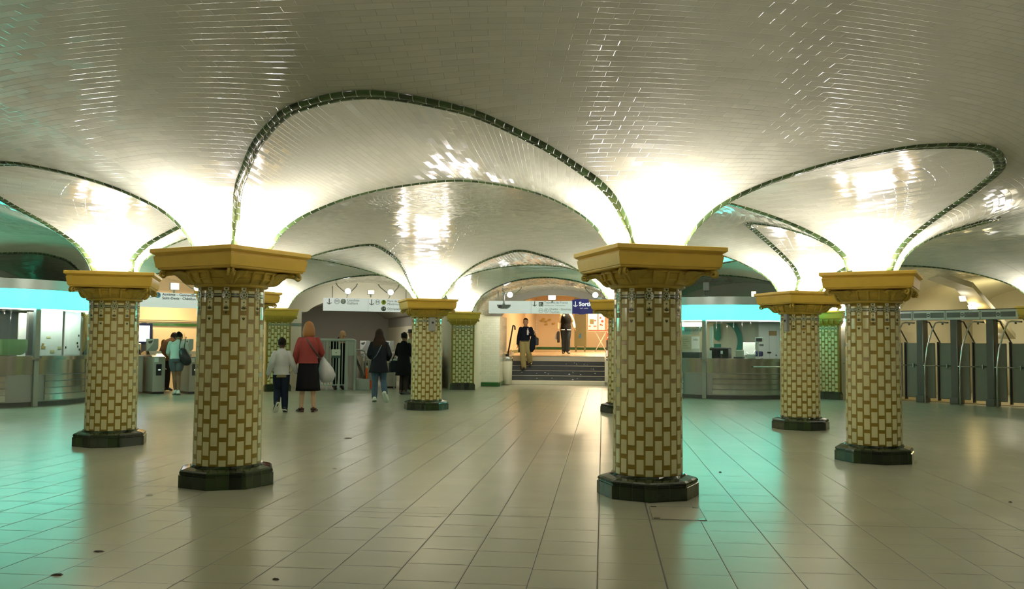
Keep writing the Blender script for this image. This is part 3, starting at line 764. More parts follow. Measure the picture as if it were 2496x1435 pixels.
L = flush(L, 'line_badge', LM, sg); text_mb(L, 'Chelles - Gournay', .085, .01, 2.325, Y, 0); L = flush(L, 'lettering', LM, sg); text_mb(L, 'Tournan', .085, .01, 2.245, Y, 0)
L = flush(L, 'lettering', [m_ink, m_signw], sg)
b = MB(); b.box((-.523, -.0635, 2.202), (-.517, -.061, 2.563)); b.build('panel_joint', m_gmetal, sg)
bl = put(empty('exit_sign'), STAIR, 0, 12.9); tag(bl, 'blue exit sign with white arrow joined to the white train sign', 'sign')
mb = MB(); top = [(.672, 2.565)]
mb.plate([(.672, 2.20), (2.2, 2.20), (2.2, 2.565), (1.25, 2.565)]+[(.95+.30*cos(t), 2.56+.07*sin(t)) for t in np.linspace(0, pi, 12)]+[(.672, 2.565)], -.06, .06); mb.plate([(.95+.12*cos(t), 2.21-.035*sin(t)) for t in np.linspace(0, pi, 9)], -.059, .055)
fixn(mb.build('panel', m_bluel, bl))
L = MB(); arrow(L, .765, 2.475, .16, Y, 0); L = flush(L, 'arrow', m_whitel, bl); text_mb(L, 'Sortie', .165, .865, 2.475, Y, 0, bold=.006); L = flush(L, 'lettering', m_whitel, bl); text_mb(L, 'exit · uscita', .05, .90, 2.36, Y, 0); L = flush(L, 'lettering', m_whitel, bl)
spots(STAIR, 12.9, (-1.12, 1.34), 2.725, None, ['round spotlight at the left end above the suburban trains sign', 'round spotlight above the blue exit sign'], 'spotlights of the staircase sign')
flood(STAIR, .10, 12.55, 2.65, 'square floodlight standing in the middle of the suburban trains sign', False, .20, .12)
for x in (-1.5, 1.6):
    b = MB(); b.tube([(x, 0, 2.56), (x, 0.02, 2.85)], .012, 8); b.build('hanger', m_gmetal, sg if x < .67 else bl)
# -- turnstile sign
sg = sign_frame(TURN, 12.9, -1.32, 1.3, 'white hanging sign for line 13 above the turnstiles, between two columns', 2.17, 2.545)
L = MB(); LM = [m_ink, m_skyb]; arrow(L, -1.2, 2.47, .16, Y, 0); L = flush(L, 'arrow', LM, sg); m_disc(L, -1.0, 2.475, .075); L = flush(L, 'metro_badge', LM, sg)
face(L, circ(-.825, 2.475, .075), Y, 1); text_mb(L, '13', .10, -.825, 2.48, Y-.001, 0, 'CENTER', .003)
L = flush(L, 'line_badge', LM, sg); text_mb(L, 'Asnières – Gennevilliers', .094, -.715, 2.50, Y, 0, bold=.002); L = flush(L, 'lettering', LM, sg); text_mb(L, 'Saint-Denis · Châtillon', .094, -.715, 2.405, Y, 0, bold=.002); L = flush(L, 'lettering', [m_ink, m_skyb], sg)
for x in (-1.1, 1.1):
    b = MB(); b.tube([(x, 0, 2.54), (x, 0.02, 2.85)], .012, 8); b.build('hanger', m_gmetal, sg)
flood(TURN, -.50, 12.55, 2.70, 'square warm floodlight above the line 13 sign', True, .20, .16)
spots(TURN, 12.9, (.08,), 2.675, None, ['round spotlight above the right part of the line 13 sign'], 'spotlights of the line 13 sign')
# ---------------- closing walls of the open bays
def arch_wall(k, r, off, m, name='wall_arch'):
    """wall across a bay with an arched opening kept 'off' inside the barrel"""
    bay, TW = WB[k], TWK[k]; O_, I_ = arch_pts(0, TW), arch_pts(off, TW); mb = MB(); n = len(O_)
    vs = [bay(x, r, z) for x, z in O_]+[bay(x, r, z) for x, z in I_]+[bay(x, r+.25, z) for x, z in I_]
    mb.add(vs, [(i, i+1, n+i+1, n+i) for i in range(n-1)]+[(n+i, n+i+1, 2*n+i+1, 2*n+i) for i in range(n-1)])
    for s in (-1, 1):
        xo, xi = s*TW, s*(TW-off)
        mb.add([bay(xo, r, 0), bay(xi, r, 0), bay(xi, r, ZS), bay(xo, r, ZS), bay(xi, r+.25, 0), bay(xi, r+.25, ZS)], [(0, 1, 2, 3), (1, 4, 5, 2)])
    return mb.build(name, m, kind='structure')
def tunnel(k, r0, r1, off, m_low, m_up, zl, m_end, name):
    bay, TW = WB[k], TWK[k]; P = arch_pts(off, TW); n = len(P); mb = MB()
    mb.add([bay(x, r, z) for r in (r0, r1) for x, z in P], [(i, i+1, n+i+1, n+i) for i in range(n-1)], 1, True)
    for s in (-1, 1):
        x = s*(TW-off)
        mb.add([bay(x, r0, 0), bay(x, r1, 0), bay(x, r1, zl), bay(x, r0, zl), bay(x, r1, ZS), bay(x, r0, ZS)], [(0, 1, 2, 3)], 0); mb.add([bay(x, r0, zl), bay(x, r1, zl), bay(x, r1, ZS), bay(x, r0, ZS)], [(0, 1, 2, 3)], 1)
    mb.add([bay(x, r1, z) for x, z in P]+[bay(TW-off, r1, 0), bay(off-TW, r1, 0)], [tuple(range(n+2))], 2)
    return mb.build(name, [m_low, m_up, m_end], kind='structure')
arch_wall(10, 14.0, .5, m_paint); tunnel(10, 14.2, 20.5, .5, m_paint, m_grey, 1.86, m_grey, 'wall_corridor')
Bc, Tc = WB[10], TWK[10]
b = MB(); b.add([Bc(-Tc+.504, q, z) for q, z in ((14.25, 1.77), (20.4, 1.77), (20.4, 1.86), (14.25, 1.86))], [(0, 1, 2, 3)]); b.add([Bc(x, 13.99, z) for x, z in ((-Tc, 1.77), (-Tc+.5, 1.77), (-Tc+.5, 1.86), (-Tc, 1.86))], [(0, 1, 2, 3)]); b.build('trim_2', m_green, kind='structure')
Bt, Tt = WB[11], TWK[11]
wallpoly(Bt, [(-Tt, 15.6, 0), (Tt, 15.6, 0)]+[(x, 15.6, z) for x, z in arch_pts(0, Tt)[::-1]], 'wall_turnstile', m_orange)
b = MB(); b.box((-.0, 0, 0), (2.2, .03, .075)); o = b.build('trim_3', m_green, kind='structure'); o.location = TURN(-.2, 15.56, 1.74); o.rotation_euler = (0, 0, TURN.rot)
b = MB(); b.box((-2.1, -.05, 1.90), (2.1, .02, 1.94)); b.box((-2.1, -.03, 1.86), (2.1, .02, 1.885)); o = b.build('trim_4', m_orange, kind='structure'); o.location = TURN(0, 15.57, 0); o.rotation_euler = (0, 0, TURN.rot)
# gate bay tunnel end, floor level
tunnel(7, 15.0, 19.0, 0.0, m_paint, m_paint, 1.0, m_paint, 'wall_gate_tunnel')
# ---------------- staircase bay
def stair_bay():
    B = STAIR
    # low tiled walls at either side of the opening
    for s, xi in ((-1, -1.60), (1, 1.75)):
        mb = MB(); prof = [(14.2, .0), (14.2, 2.0)]+[(14.2+.18*(1-cos(t)), 2.0+.16*sin(t)) for t in np.linspace(0, pi/2, 6)]+[(16.2, 2.16), (16.2, 0)]
        n = len(prof); xs = (s*TW, xi)
        vs = [B(x, r, z) for x in xs for r, z in prof]
        us = [((r if i < 2*n else 0)+x, z) for i, (x, (r, z)) in enumerate([(x, p) for x in xs for p in prof])]
        mb.add(vs, [(i, i+1, n+i+1, n+i) for i in range(n-1)], 0, False, [(x*1.0, z+r-14.2) for x in xs for r, z in prof])
        mb.add([B(xi, r, z) for r, z in prof], [tuple(range(n))], 0, False, [(r, z) for r, z in prof])
        fixn(mb.build('wall_stair', m_wtile, kind='structure'))
        b = MB(); lo, hi = sorted((s*TW, xi-.012*s*-1)); b.bbox((lo, 14.15, 0), (hi, 14.22, .13), .02); b.bbox((min(xi, xi+.03*-s), 14.15, 0), (max(xi, xi+.03*-s), 15.9, .13), .01)
        b.v = [tuple(B(*p)) for p in b.v]; fixn(b.build('baseboard_stair', m_green, kind='structure'))
    # end wall of the barrel: flat arch over the steps
    P = arch_pts(0, TW); I_ = [(x*.84, 2.18+.74*(1-abs(x/TW)**2.2)**.8) for x, z in P]; n = len(P); mb = MB()
    mb.add([B(x, 16.2, z) for x, z in P]+[B(x, 16.2, z) for x, z in I_]+[B(x, 16.5, z) for x, z in I_], [(i, i+1, n+i+1, n+i) for i in range(n-1)]+[(n+i, n+i+1, 2*n+i+1, 2*n+i) for i in range(n-1)])
    for s in (-1, 1): mb.add([B(s*TW, 16.2, 2.1), B(s*TW*.84, 16.2, 2.1), B(s*TW*.84, 16.2, 2.18), B(s*TW, 16.2, ZS)], [(0, 1, 2, 3)])
    mb.build('wall_stair_arch', m_grey, kind='structure')
    # the flight
    st = put(empty('staircase'), B, 0, 16.0); tag(st, 'short dark staircase with pale nosings rising to the orange-lit hall', 'staircase', kind='thing')
    x0, x1 = -1.52, 1.62
    k = MB(); k.bbox((x0-.1, -.30, 0), (x1+.12, .35, .13), .01); k.build('curb', m_paint, st)
    for i in range(5):
        z1 = .13+.154*(i+1); s_ = MB(); y = .05+.30*i
        s_.box((x0, y, 0), (x1, y+.32 if i < 4 else y+.5, z1-.012)); s_.build('step', m_stepd if i < 4 else m_paint, st)
        nz = MB(); nz.bbox((x0, y-.02, z1-.014), (x1, y+.06, z1), .004); nz.build('nosing', m_nosing, st)
    for s, x in ((-1, x0), (1, x1)):
        w = MB(); xo = x+s*.16; lo, hi = sorted((x, xo))
        w.plate([(0, 0)], 0, 0) if False else None
        P = [(-.30, 0), (1.75, 0), (1.75, 1.02), (1.45, 1.0), (.15, .86), (-.08, .80), (-.25, .60), (-.30, .3)]
        w.add([(xx, y, z) for xx in (lo, hi) for y, z in P], [tuple(range(8)), tuple(range(15, 7, -1))]+[(i, 8+i, 8+(i+1) % 8, (i+1) % 8) for i in range(8)])
        fixn(w.build('side_wall', m_paint, st))
        c = MB(); c.tube([(x+s*.08, -.10, .84), (x+s*.08, .2, .90), (x+s*.08, 1.6, 1.06)], (.05), 10); c.build('coping', m_steel, st)
    # sticker marks on the risers
    random.seed(3)
    for i in range(22):
        k = MB(); st_i = random.choice([0, 1, 2, 3]); z = .13+.154*st_i+random.uniform(.03, .11); x = random.choice([random.uniform(x0+.3, x1-.1), random.uniform(.3, 1.4)]); y = .05+.30*st_i-.003; q = random.uniform(.008, .028)
        face(k, [(x+q*random.uniform(.6, 1.6)*cos(t), z+q*random.uniform(.4, .9)*sin(t)) for t in (0, 1.1, 2.2, 3.3, 4.3, 5.3)], y, 0); k.build('scuff_mark', m_white, st)
    # handrail on the left wall
    h = put(empty('handrail'), B, 0, 16.0); tag(h, 'dark sloping handrail with hooked top end left of the staircase', 'handrail')
    r = MB(); r.tube([(-1.56, -.02, .83), (-1.53, .02, .98), (-1.50, 1.15, 1.83), (-1.50, 1.25, 1.92), (-1.48, 1.28, 1.93), (-1.44, 1.30, 1.90), (-1.43, 1.30, 1.78)], .026, 10); r.build('rail', m_black, h)
    r = MB(); r.bbox((-1.60, -.06, .80), (-1.50, .06, .97), .01); r.build('foot_bracket', m_black, h)
    # upper hall
    U = MB(); fl = [(-2.3, 17.4, .90), (9, 17.4, .90), (9, 31.5, 1.035), (-2.3, 31.5, 1.035)]
    U.add([B(*p) for p in fl], [(0, 1, 2, 3)]); o = U.build('floor_upper', m_ufloor, kind='structure')
    wallpoly(B, [(-2.3, 31, 0.9), (9, 31, .9), (9, 31, 3.7), (-2.3, 31, 3.7)], 'wall_upper_back', m_otile)
    wallpoly(B, [(-2.0, 16.3, 0), (-1.75, 31, .9), (-1.75, 31, 3.7), (-2.0, 16.3, 3.7)], 'wall_upper_left', m_otile)
    wallpoly(B, [(9, 16.3, .5), (9, 31, .9), (9, 31, 3.7), (9, 16.3, 3.7)], 'wall_upper_right', m_otile)
    wallpoly(B, [(-2.3, 16.25, 3.7), (9, 16.25, 3.7), (9, 31, 3.7), (-2.3, 31, 3.7)], 'ceiling_upper', m_orange)
    wallpoly(B, [(1.84, 16.35, 0), (9, 16.35, 0), (9, 16.35, 3.7), (1.84, 16.35, 3.7)], 'wall_upper_front', m_orange)
    wallpoly(B, [(-TW, 16.35, 2.9), (1.84, 16.35, 2.9), (1.84, 16.35, 3.7), (-TW, 16.35, 3.7)], 'wall_upper_lintel', m_orange)
    b = MB(); b.add([B(-1.72, 30.95, 1.02), B(9, 30.95, 1.02), B(9, 30.95, 1.14), B(-1.72, 30.95, 1.14)], [(0, 1, 2, 3)]); b.add([B(-1.99, 16.4, .88), B(-1.745, 30.95, 1.02), B(-1.745, 30.95, 1.14), B(-1.99, 16.4, 1.0)], [(0, 1, 2, 3)]); b.build('baseboard_upper', m_green, kind='structure')
    for x, r, w in ((1.0, 21, 270), (1.5, 26, 330), (5.0, 24, 200)):
        p = B(x, r, 3.6); area('hall_lamp', p, (0, 0, B.rot), 1.4, .3, w, (1.0, .78, .48))
m_stepd = mat('dark blue grey riser', (0.055, 0.062, 0.066), 0.5, var=0.3, scale=6)
m_nosing = mat('pale step nosing', (0.42, 0.40, 0.33), 0.35)
m_ufloor = mat('worn tan hall floor', (0.40, 0.30, 0.18), 0.25, var=0.1, scale=2)
m_otile = mat('cream tiled hall wall', (0.72, 0.58, 0.38), 0.3, var=0.04, scale=3)
stair_bay()
# notices on the far hall wall
random.seed(12)
nt_ = put(empty('notice_strip'), STAIR, 0, 30.9); tag(nt_, 'scattered dark and white small plaques on the far orange-lit wall', 'plaques')
for i, (px, py) in enumerate([(1325, 777), (1331, 783), (1340, 779), (1332, 790), (1350, 788), (1322, 781), (1302, 789)]):
    x, z = bp(px, py, STAIR, 30.9); b = MB(); b.bbox((x-.06, -.02, z-.04), (x+.06, .01, z+.04), .004); b.build('plaque', m_dkplq if False else m_stone_d, nt_)
for i in range(9):
    x, z = bp(1306, 773+i*4.6, STAIR, 30.9); b = MB(); b.bbox((x-.07-.02*(i % 3), -.02, z-.02), (x+.07, .01, z+.02), .004); b.build('plaque', m_white, nt_)
for px, py in ((1278, 771), (1291, 774), (1290, 778), (1286, 771)):
    x, z = bp(px, py, STAIR, 30.9); b = MB(); b.bbox((x-.08, -.02, z-.025), (x+.07, .01, z+.025), .004); b.build('plaque', m_white, nt_)
# tall poster frame on the left part of the far wall
x0, z0 = bp(1254, 815, STAIR, 30.85); x1, z1 = bp(1265, 768, STAIR, 30.85)
pf = put(empty('notice_case'), STAIR, 0, 30.9); tag(pf, 'tall empty tan frame on the far wall left of the descending man', 'frame')
b = MB(); t = .05
for lo, hi in (((x0, z0), (x0+t, z1+.4)), ((x1-t, z0), (x1, z1+.4)), ((x0, z0), (x1, z0+t))): b.box((lo[0], -.04, lo[1]), (hi[0], .02, hi[1]))
b.build('frame', m_stone, pf)
# green-grey box pillar with a blue sheet
x0, z0 = bp(1400, 844, STAIR, 25.5); x1, z1 = bp(1429, 768, STAIR, 25.5)
pl_ = put(empty('advert_cabinet'), STAIR, 0, 25.5); tag(pl_, 'olive green upright cabinet with a blue sheet hung on it, upper hall', 'cabinet')
m_olive = mat('olive painted metal', (0.16, 0.15, 0.06), 0.4, var=.1)
b = MB(); b.bbox((x0, 0, z0), (x1, .5, z1+1.0), .02); b.build('body', m_olive, pl_)
for xx in (x0+.06, x1-.06):
    b = MB(); b.box((xx-.03, .08, .97), (xx+.03, .42, z0+.01)); b.build('foot', m_olive, pl_)
xa, za = bp(1411, 823, STAIR, 25.5); b = MB(); b.add([(xa-.02, -.012, za), (xa+.09, -.02, za-.02), (xa+.115, -.012, za+.14), (xa+.06, -.02, za+.21), (xa+.035, -.012, za+.15)], [(0, 1, 2, 3, 4)]); o = b.build('blue_sheet', mat('blue paper', (.03, .14, .32), .5), pl_)
# stall: trestle table with red cloth and display boards
bx = [bp(p, 803, STAIR, 26)[0] for p in (1432, 1500)]
zt = bp(1460, 806, STAIR, 26)[1]
tb = put(empty('trestle_table'), STAIR, 0, 26); tag(tb, 'white trestle table with crossed legs at the stall, upper hall', 'table')
b = MB(); b.bbox((bx[0], -.3, zt-.03), (bx[1]+.5, .35, zt), .008); b.build('top', m_white, tb)
xl = bp(1464, 830, STAIR, 26)[0]; zf = .985
for yy in (-.2, .25):
    for s in (-1, 1):
        b = MB(); b.tube([(xl-s*.24, yy, zf), (xl+s*.24, yy, zt-.03)], .022, 8); b.build('leg', m_white, tb)
cl = put(empty('table_cloth'), STAIR, 0, 26); tag(cl, 'red and white patterned cloth strip lying on the trestle table', 'cloth')
m_redw = mat('red patterned cloth', (.62, .10, .05), .6, var=.9, scale=18)
b = MB(); b.bbox((bx[0]+.02, -.31, zt), (bx[1]+.4, .2, zt+.035), .008); b.build('cloth', m_redw, cl)
for nm, pxa, pxb, lab, c1 in (('display_board', 1433, 1456, 'white display board with a dark picture standing on the red cloth', 0), ('display_board', 1459, 1474, 'white display board with red flowers standing on the red cloth', 1)):
    xa, za = bp(pxa, 799, STAIR, 26); xb, zb_ = bp(pxb, 766, STAIR, 26)
    d = put(empty(nm), STAIR, 0, 26.1); tag(d, lab, 'board', 'boards on the stall table')
    b = MB(); b.bbox((xa, 0, zt+.03), (xb, .05, zb_+.05), .006); b.build('board', mat('white glowing board', (.8, .66, .55), .4, emit=(1, .75, .55), estr=.35), d)  # warm tint and faint emission keep this board bright
    b = MB(); w = xb-xa; h = zb_-za
    if c1 == 0:
        face(b, [(xa+w*.2, za+h*.3), (xa+w*.62, za+h*.3), (xa+w*.62, za+h*.66), (xa+w*.2, za+h*.66)], -.004, 0); face(b, [(xa+w*.66, za+h*.5), (xa+w*.85, za+h*.5), (xa+w*.85, za+h*.6), (xa+w*.66, za+h*.6)], -.004, 1)
        face(b, [(xa+w*.08, za+h*.1), (xa+w*.3, za+h*.1), (xa+w*.3, za+h*.17), (xa+w*.08, za+h*.17)], -.004, 1); face(b, [(xa+w*.6, za+h*.1), (xa+w*.9, za+h*.1), (xa+w*.9, za+h*.17), (xa+w*.6, za+h*.17)], -.004, 1)
    else:
        for fx, fz, rr in ((.3, .75, .16), (.62, .5, .22), (.35, .25, .16), (.6, .2, .12)): face(b, circ(xa+w*fx, za+h*fz, w*rr, 12), -.004, 1)
    b.build('picture', [m_olive, mat('red print', (.6, .06, .03), .5)], d)
xa = bp(1478, 790, STAIR, 27.5)[0]
kk = put(empty('goods_rack'), STAIR, 0, 27.5); tag(kk, 'orange-lit rack of goods behind the stall at the far right of the upper hall', 'rack')
b = MB(); b.bbox((xa, 0, .98), (xa+1.6, .5, 1.5), .01); b.build('body', m_black, kk)
b = MB(); random.seed(5)
for i in range(3):
    b = MB(); b.bbox((xa+.05, -.05, 1.58+.22*i), (xa+1.5, .35, 1.62+.22*i), .005); b.build('shelf', m_orange, kk)
b = MB(); b.bbox((xa, .36, 1.5), (xa+1.6, .42, 2.5), .005); b.build('back_panel', m_redw, kk)
# ================================================================== TICKET BOOTHS
def glass_mat():
    m = bpy.data.materials.new('clear glazing'); m.use_nodes = True; nt = m.node_tree; nt.nodes.clear()
    out = N(nt, 'ShaderNodeOutputMaterial'); mix = N(nt, 'ShaderNodeMixShader'); tr = N(nt, 'ShaderNodeBsdfTransparent'); gl = N(nt, 'ShaderNodeBsdfGlossy')
    gl.inputs['Roughness'].default_value = 0.03; tr.inputs['Color'].default_value = (.90, .95, .92, 1)
    lw = N(nt, 'ShaderNodeLayerWeight'); lw.inputs['Blend'].default_value = 0.5
    f_ = math_n(nt, 'ADD', math_n(nt, 'MULTIPLY', math_n(nt, 'POWER', lw.outputs['Facing'], 4.0), 0.6), 0.035)
    nt.links.new(f_, mix.inputs[0]); nt.links.new(tr.outputs[0], mix.inputs[1]); nt.links.new(gl.outputs[0], mix.inputs[2]); nt.links.new(mix.outputs[0], out.inputs[0])
    return m
m_glass = glass_mat()
m_band = mat('brushed band above the lit panel', (0.50, 0.56, 0.53), 0.3, metal=0.6)
m_frost = mat('white frosted panel', (0.78, 0.80, 0.76), 0.45, var=0.03, scale=2)
m_gpane = mat('green tinted speaking panel', (0.42, 0.60, 0.36), 0.25)
m_booth = mat('pale green booth lining', (0.50, 0.50, 0.40), 0.5, var=0.05)
m_logo = mat('deep teal print', (0.02, 0.20, 0.15), 0.4)
m_paperw = mat('white paper', (0.75, 0.75, 0.68), 0.6)
m_papert = mat('pale teal paper', (0.30, 0.62, 0.52), 0.6)
KC, KR_ = 12.6, 2.2      # plan circle of the booths: centre depth and radius
def karc(r, a): return (r*sin(a), -r*cos(a))     # local: x right, y outward, origin at (0, KC)
def kband(mb, r0, r1, z0, z1, a0, a1, n=48, mi=0):
    """curved slab between radii"""
    A = np.linspace(a0, a1, n+1); vs = []
    for a in A:
        for r, z in ((r0, z0), (r1, z0), (r1, z1), (r0, z1)): x, y = karc(r, a); vs.append((x, y, z))
    fs = [(i*4+k, i*4+(k+1) % 4, (i+1)*4+(k+1) % 4, (i+1)*4+k) for i in range(n) for k in range(4)]+[(0, 3, 2, 1), (n*4, n*4+1, n*4+2, n*4+3)]
    return mb.add(vs, fs, mi, False)
def smooth_by_angle(o, deg=30):
    for p in o.data.polygons: p.use_smooth = True
    bm = bmesh.new(); bm.from_mesh(o.data); bmesh.ops.recalc_face_normals(bm, faces=bm.faces)
    for e in bm.edges:
        if len(e.link_faces) == 2 and e.calc_face_angle() > radians(deg): e.smooth = False
    bm.to_mesh(o.data); bm.free(); return o
AE = radians(84)
def booth(bay, label, pa):
    root = put(empty('ticket_booth'), bay, 0, KC); tag(root, label, 'ticket booth')
    P = lambda name, m, f: smooth_by_angle((lambda b: (f(b), b.build(name, m, root))[1])(MB()))
    P('plinth', m_dmetal, lambda b: kband(b, KR_-.12, KR_-.05, 0, .09, -AE, AE))
    P('counter_front', m_steel, lambda b: kband(b, KR_-.05, KR_, .635, .93, -AE, AE)); P('counter_base', m_steel_d, lambda b: kband(b, KR_-.06, KR_-.022, .09, .63, -AE, AE))
    for i in range(4): P('front_rail', m_steel, lambda b: kband(b, KR_-.02, KR_+.004, .115+.13*i, .225+.13*i, pa+.09, AE))
    for i in range(4): P('front_rail', m_steel, lambda b: kband(b, KR_-.02, KR_+.004, .115+.13*i, .225+.13*i, -AE, pa-.25))
    P('countertop', m_steel, lambda b: (kband(b, KR_-.62, KR_+.06, .955, 1.0, pa+.035, AE), kband(b, KR_-.62, KR_+.06, .955, 1.0, -AE, pa-.035)))
    P('counter_lip', m_steel, lambda b: kband(b, KR_+.02, KR_+.062, .925, .96, -AE, AE))
    for a in (pa, AE-.02, -AE+.02):
        c = karc(KR_-.02, a); b = MB(); b.bbox((-.05, -.05, 0), (.05, .05, 1.95), .008); o = b.build('post', m_gmetal, root); o.location = (c[0], c[1], 0); o.rotation_euler = (0, 0, a)
    P('fascia', m_teal, lambda b: kband(b, KR_-.03, KR_+.04, 1.945, 2.325, -AE, AE))
    P('fascia_band', m_band, lambda b: kband(b, KR_-.05, KR_+.05, 2.327, 2.53, -AE, AE))
    P('light_strip', m_lamp2, lambda b: kband(b, KR_-.10, KR_+.02, 1.925, 1.943, -AE, AE))
    b = MB(); n = 40; b.add([(*karc(KR_, t), 2.50) for t in np.linspace(-AE, AE, n)]+[(KR_*sin(AE), 1.15, 2.5), (-KR_*sin(AE), 1.15, 2.5)], [tuple(range(n+2))]); b.add([(*karc(KR_-.1, t), 1.95) for t in np.linspace(-AE, AE, n)]+[(KR_*sin(AE), 1.15, 1.95), (-KR_*sin(AE), 1.15, 1.95)], [tuple(range(n+2))]); b.build('roof', m_gmetal, root)
    P('glazing', m_glass, lambda b: (kband(b, KR_-.06, KR_-.048, 1.0, 1.925, pa+.03, AE-.05), kband(b, KR_-.06, KR_-.048, 1.0, 1.925, -AE+.05, pa-.03)))
    for s in (-1, 1):
        b = MB(); x, y = karc(KR_-.05, s*AE); b.box((min(x, x-s*.06), y, 0), (max(x, x-s*.06), 1.12, 2.45)); b.build('side_panel', m_gmetal, root)
    b = MB(); b.box((-2.1, 1.06, 0), (2.1, 1.12, 1.98)); b.build('rear_panel', m_booth, root)
    return root
m_lamp2 = mat('lit strip', (0.9, 0.9, 0.9), 0.3, emit=(0.75, 1.0, 0.95), estr=6.0)
pR, pL = radians(2.5), radians(-5.5)
kr = booth(KIOR, 'right ticket booth with turquoise glowing band and equipment behind the glass', pR)
kl = booth(KIOL, 'left ticket booth with turquoise glowing band and white blinds behind the glass', pL)
for bay in (KIOR, KIOL):      # the booth's own ceiling lamp
    p = bay(.5, 12.0, 1.93); area('booth_lamp_and_fill', p, (0, 0, bay.rot), 1.6, .3, 20, (1.0, .98, .86))
area('booth_lamp_and_fill', KIOL(.40, 10.60, 1.915), (radians(14), 0, KIOL.rot), 1.3, .06, 11, (1.0, .99, .95))  # added fill strip under the fascia, brightens the fronts of the left blinds
def inl(o, bay, x, r, z=0.0, rz=0.0): return put(o, bay, x, r, z, rz)
def kx(px, py, r, bay=KIOR): return bp(px, py, bay, r)
# -- right booth: fittings
def rect(bay, r, px0, py0, px1, py1):
    a = bp(px0, py1, bay, r); b_ = bp(px1, py0, bay, r); return a[0], a[1], b_[0], b_[1]
def thing_box(name, bay, r, px0, py0, px1, py1, depth, m, label, cat, bev=.008, part='body', zfix=None):
    x0, z0, x1, z1 = rect(bay, r, px0, py0, px1, py1)
    if zfix is not None: z0 = zfix
    t = put(empty(name), bay, (x0+x1)/2, r, z0); tag(t, label, cat)
    b = MB(); w = (x1-x0)/2; b.bbox((-w, 0, 0), (w, depth, z1-z0), bev); b.build(part, m, t); return t, w, z1-z0
RB_ = 13.62
t = put(empty('booth_emblem'), KIOR, 0, RB_-.02); tag(t, 'large teal letter i inside a broken ring on the booth rear wall', 'emblem')
xc, zc = bp(1748, 836, KIOR, RB_); xr_, _ = bp(1811, 836, KIOR, RB_)
b = MB(); R_ = xr_-xc; zc = 1.42
ring(b, xc, zc, R_, R_*.20, 0, 0, 36, radians(-28), radians(150)); b.build('ring', m_logo, t)
b = MB(); x0, z0, x1, z1 = rect(KIOR, RB_, 1741, 850, 1758, 828); face(b, [(x0, 1.0), (x1, 1.0), (x1, 1.36), (x0, 1.36)], -.001, 0); b.build('letter_stem', m_logo, t)
b = MB(); face(b, circ((x0+x1)/2, 1.56, .105), -.001, 0); face(b, [((x0+x1)/2-.10, 1.58), ((x0+x1)/2+.10, 1.58), ((x0+x1)/2+.085, 1.93), ((x0+x1)/2-.12, 1.93)], -.0015, 0); b.build('letter_dot', m_logo, t)
ZC = 1.0
t, w, h = thing_box('printer', KIOR, 11.0, 1729, 848, 1775, 872, .35, m_black, 'black boxy printer with a small white sticker on the right booth counter', 'printer', .02, 'body', ZC)
b = MB(); b.box((w*.2, -.004, h*.42), (w*.44, .002, h*.72)); b.build('sticker', m_white, t)
b = MB(); b.bbox((-w*.98, .03, h), (w*.98, .33, h+.012), .005); b.build('paper_tray', m_dmetal, t)
t = put(empty('ticket_slip'), KIOR, bp(1730, 870, KIOR, 10.85)[0], 10.85, ZC); tag(t, 'white card standing at the left edge of the black printer', 'card')
b = MB(); b.bbox((-.03, -.01, 0), (.05, .012, .19), .003); b.build('card', m_paperw, t)
t, w, h = thing_box('monitor', KIOR, 12.3, 1811, 834, 1841, 866, .04, m_white, 'white flat monitor seen from behind in the right booth', 'monitor', .008, 'housing')
z_ = t.location.z
b = MB(); b.tube([(0, .03, h*.3), (0, .06, .0), (.02, .06, ZC-.2-z_)], .022, 8); b.bbox((-.14, -.05, ZC-.20-z_), (.14, .15, ZC-.18-z_), .006); b.build('stand', m_dmetal, t)
b = MB(); b.tube([(-.06, -.02, h*.25), (-.03, -.07, .06), (.04, -.10, .02), (.13, -.07, .05), (.17, -.03, .15)], .012, 8); b.build('cable', m_white, t)
x0, z0, x1, z1 = rect(KIOR, 10.9, 1841, 822, 1861, 834)
t = put(empty('price_display'), KIOR, (x0+x1)/2, 10.9, ZC); tag(t, 'small white customer display on a thin pole on the right booth counter', 'display')
w = (x1-x0)/2
b = MB(); b.bbox((-w, -.03, z0-ZC), (w, .03, z1-ZC), .006); b.build('housing', m_white, t)
b = MB(); b.box((-w*.72, -.034, z0-ZC+.02), (w*.72, -.028, z1-ZC-.02)); b.build('screen', m_logo if False else m_black, t)
b = MB(); b.tube([(-.03, 0, 0), (-.03, 0, z0-ZC)], .012, 8); b.bbox((-.08, -.06, 0), (.03, .06, .012), .004); b.build('pole', m_white, t)
t, w, h = thing_box('card_reader', KIOR, 11.0, 1793, 853, 1810, 868, .14, m_booth, 'grey slanted card machine between printer and monitor on the counter', 'card machine', .015, 'body', ZC)
b = MB(); b.bbox((-w*1.4, -.08, 0), (w*1.3, .1, .04), .01); b.build('keypad', m_dmetal, t)
t, w, h = thing_box('office_chair', KIOR, 12.7, 1815, 856, 1858, 868, .12, mat('navy fabric', (.015, .02, .07), .7), 'navy office chair back showing behind the monitor in the right booth', 'chair', .03, 'backrest')
zz = t.location.z
b = MB(); b.bbox((-.24, .1, .46-zz), (.24, .5, .54-zz), .03); b.build('seat', m_black, t)
b = MB(); b.tube([(0, .12, .5-zz), (0, .1, .02)], .025, 8); b.build('back_support', m_black, t)
b = MB(); b.tube([(0, .3, .46-zz), (0, .3, .10-zz)], .03, 8); b.build('stem', m_black, t)
for q in range(5):
    b = MB(); a = q*2*pi/5; b.tube([(0, .3, .10-zz), (.26*cos(a), .3+.26*sin(a), .03-zz)], [.022, .028], 8); b.build('foot', m_black, t)
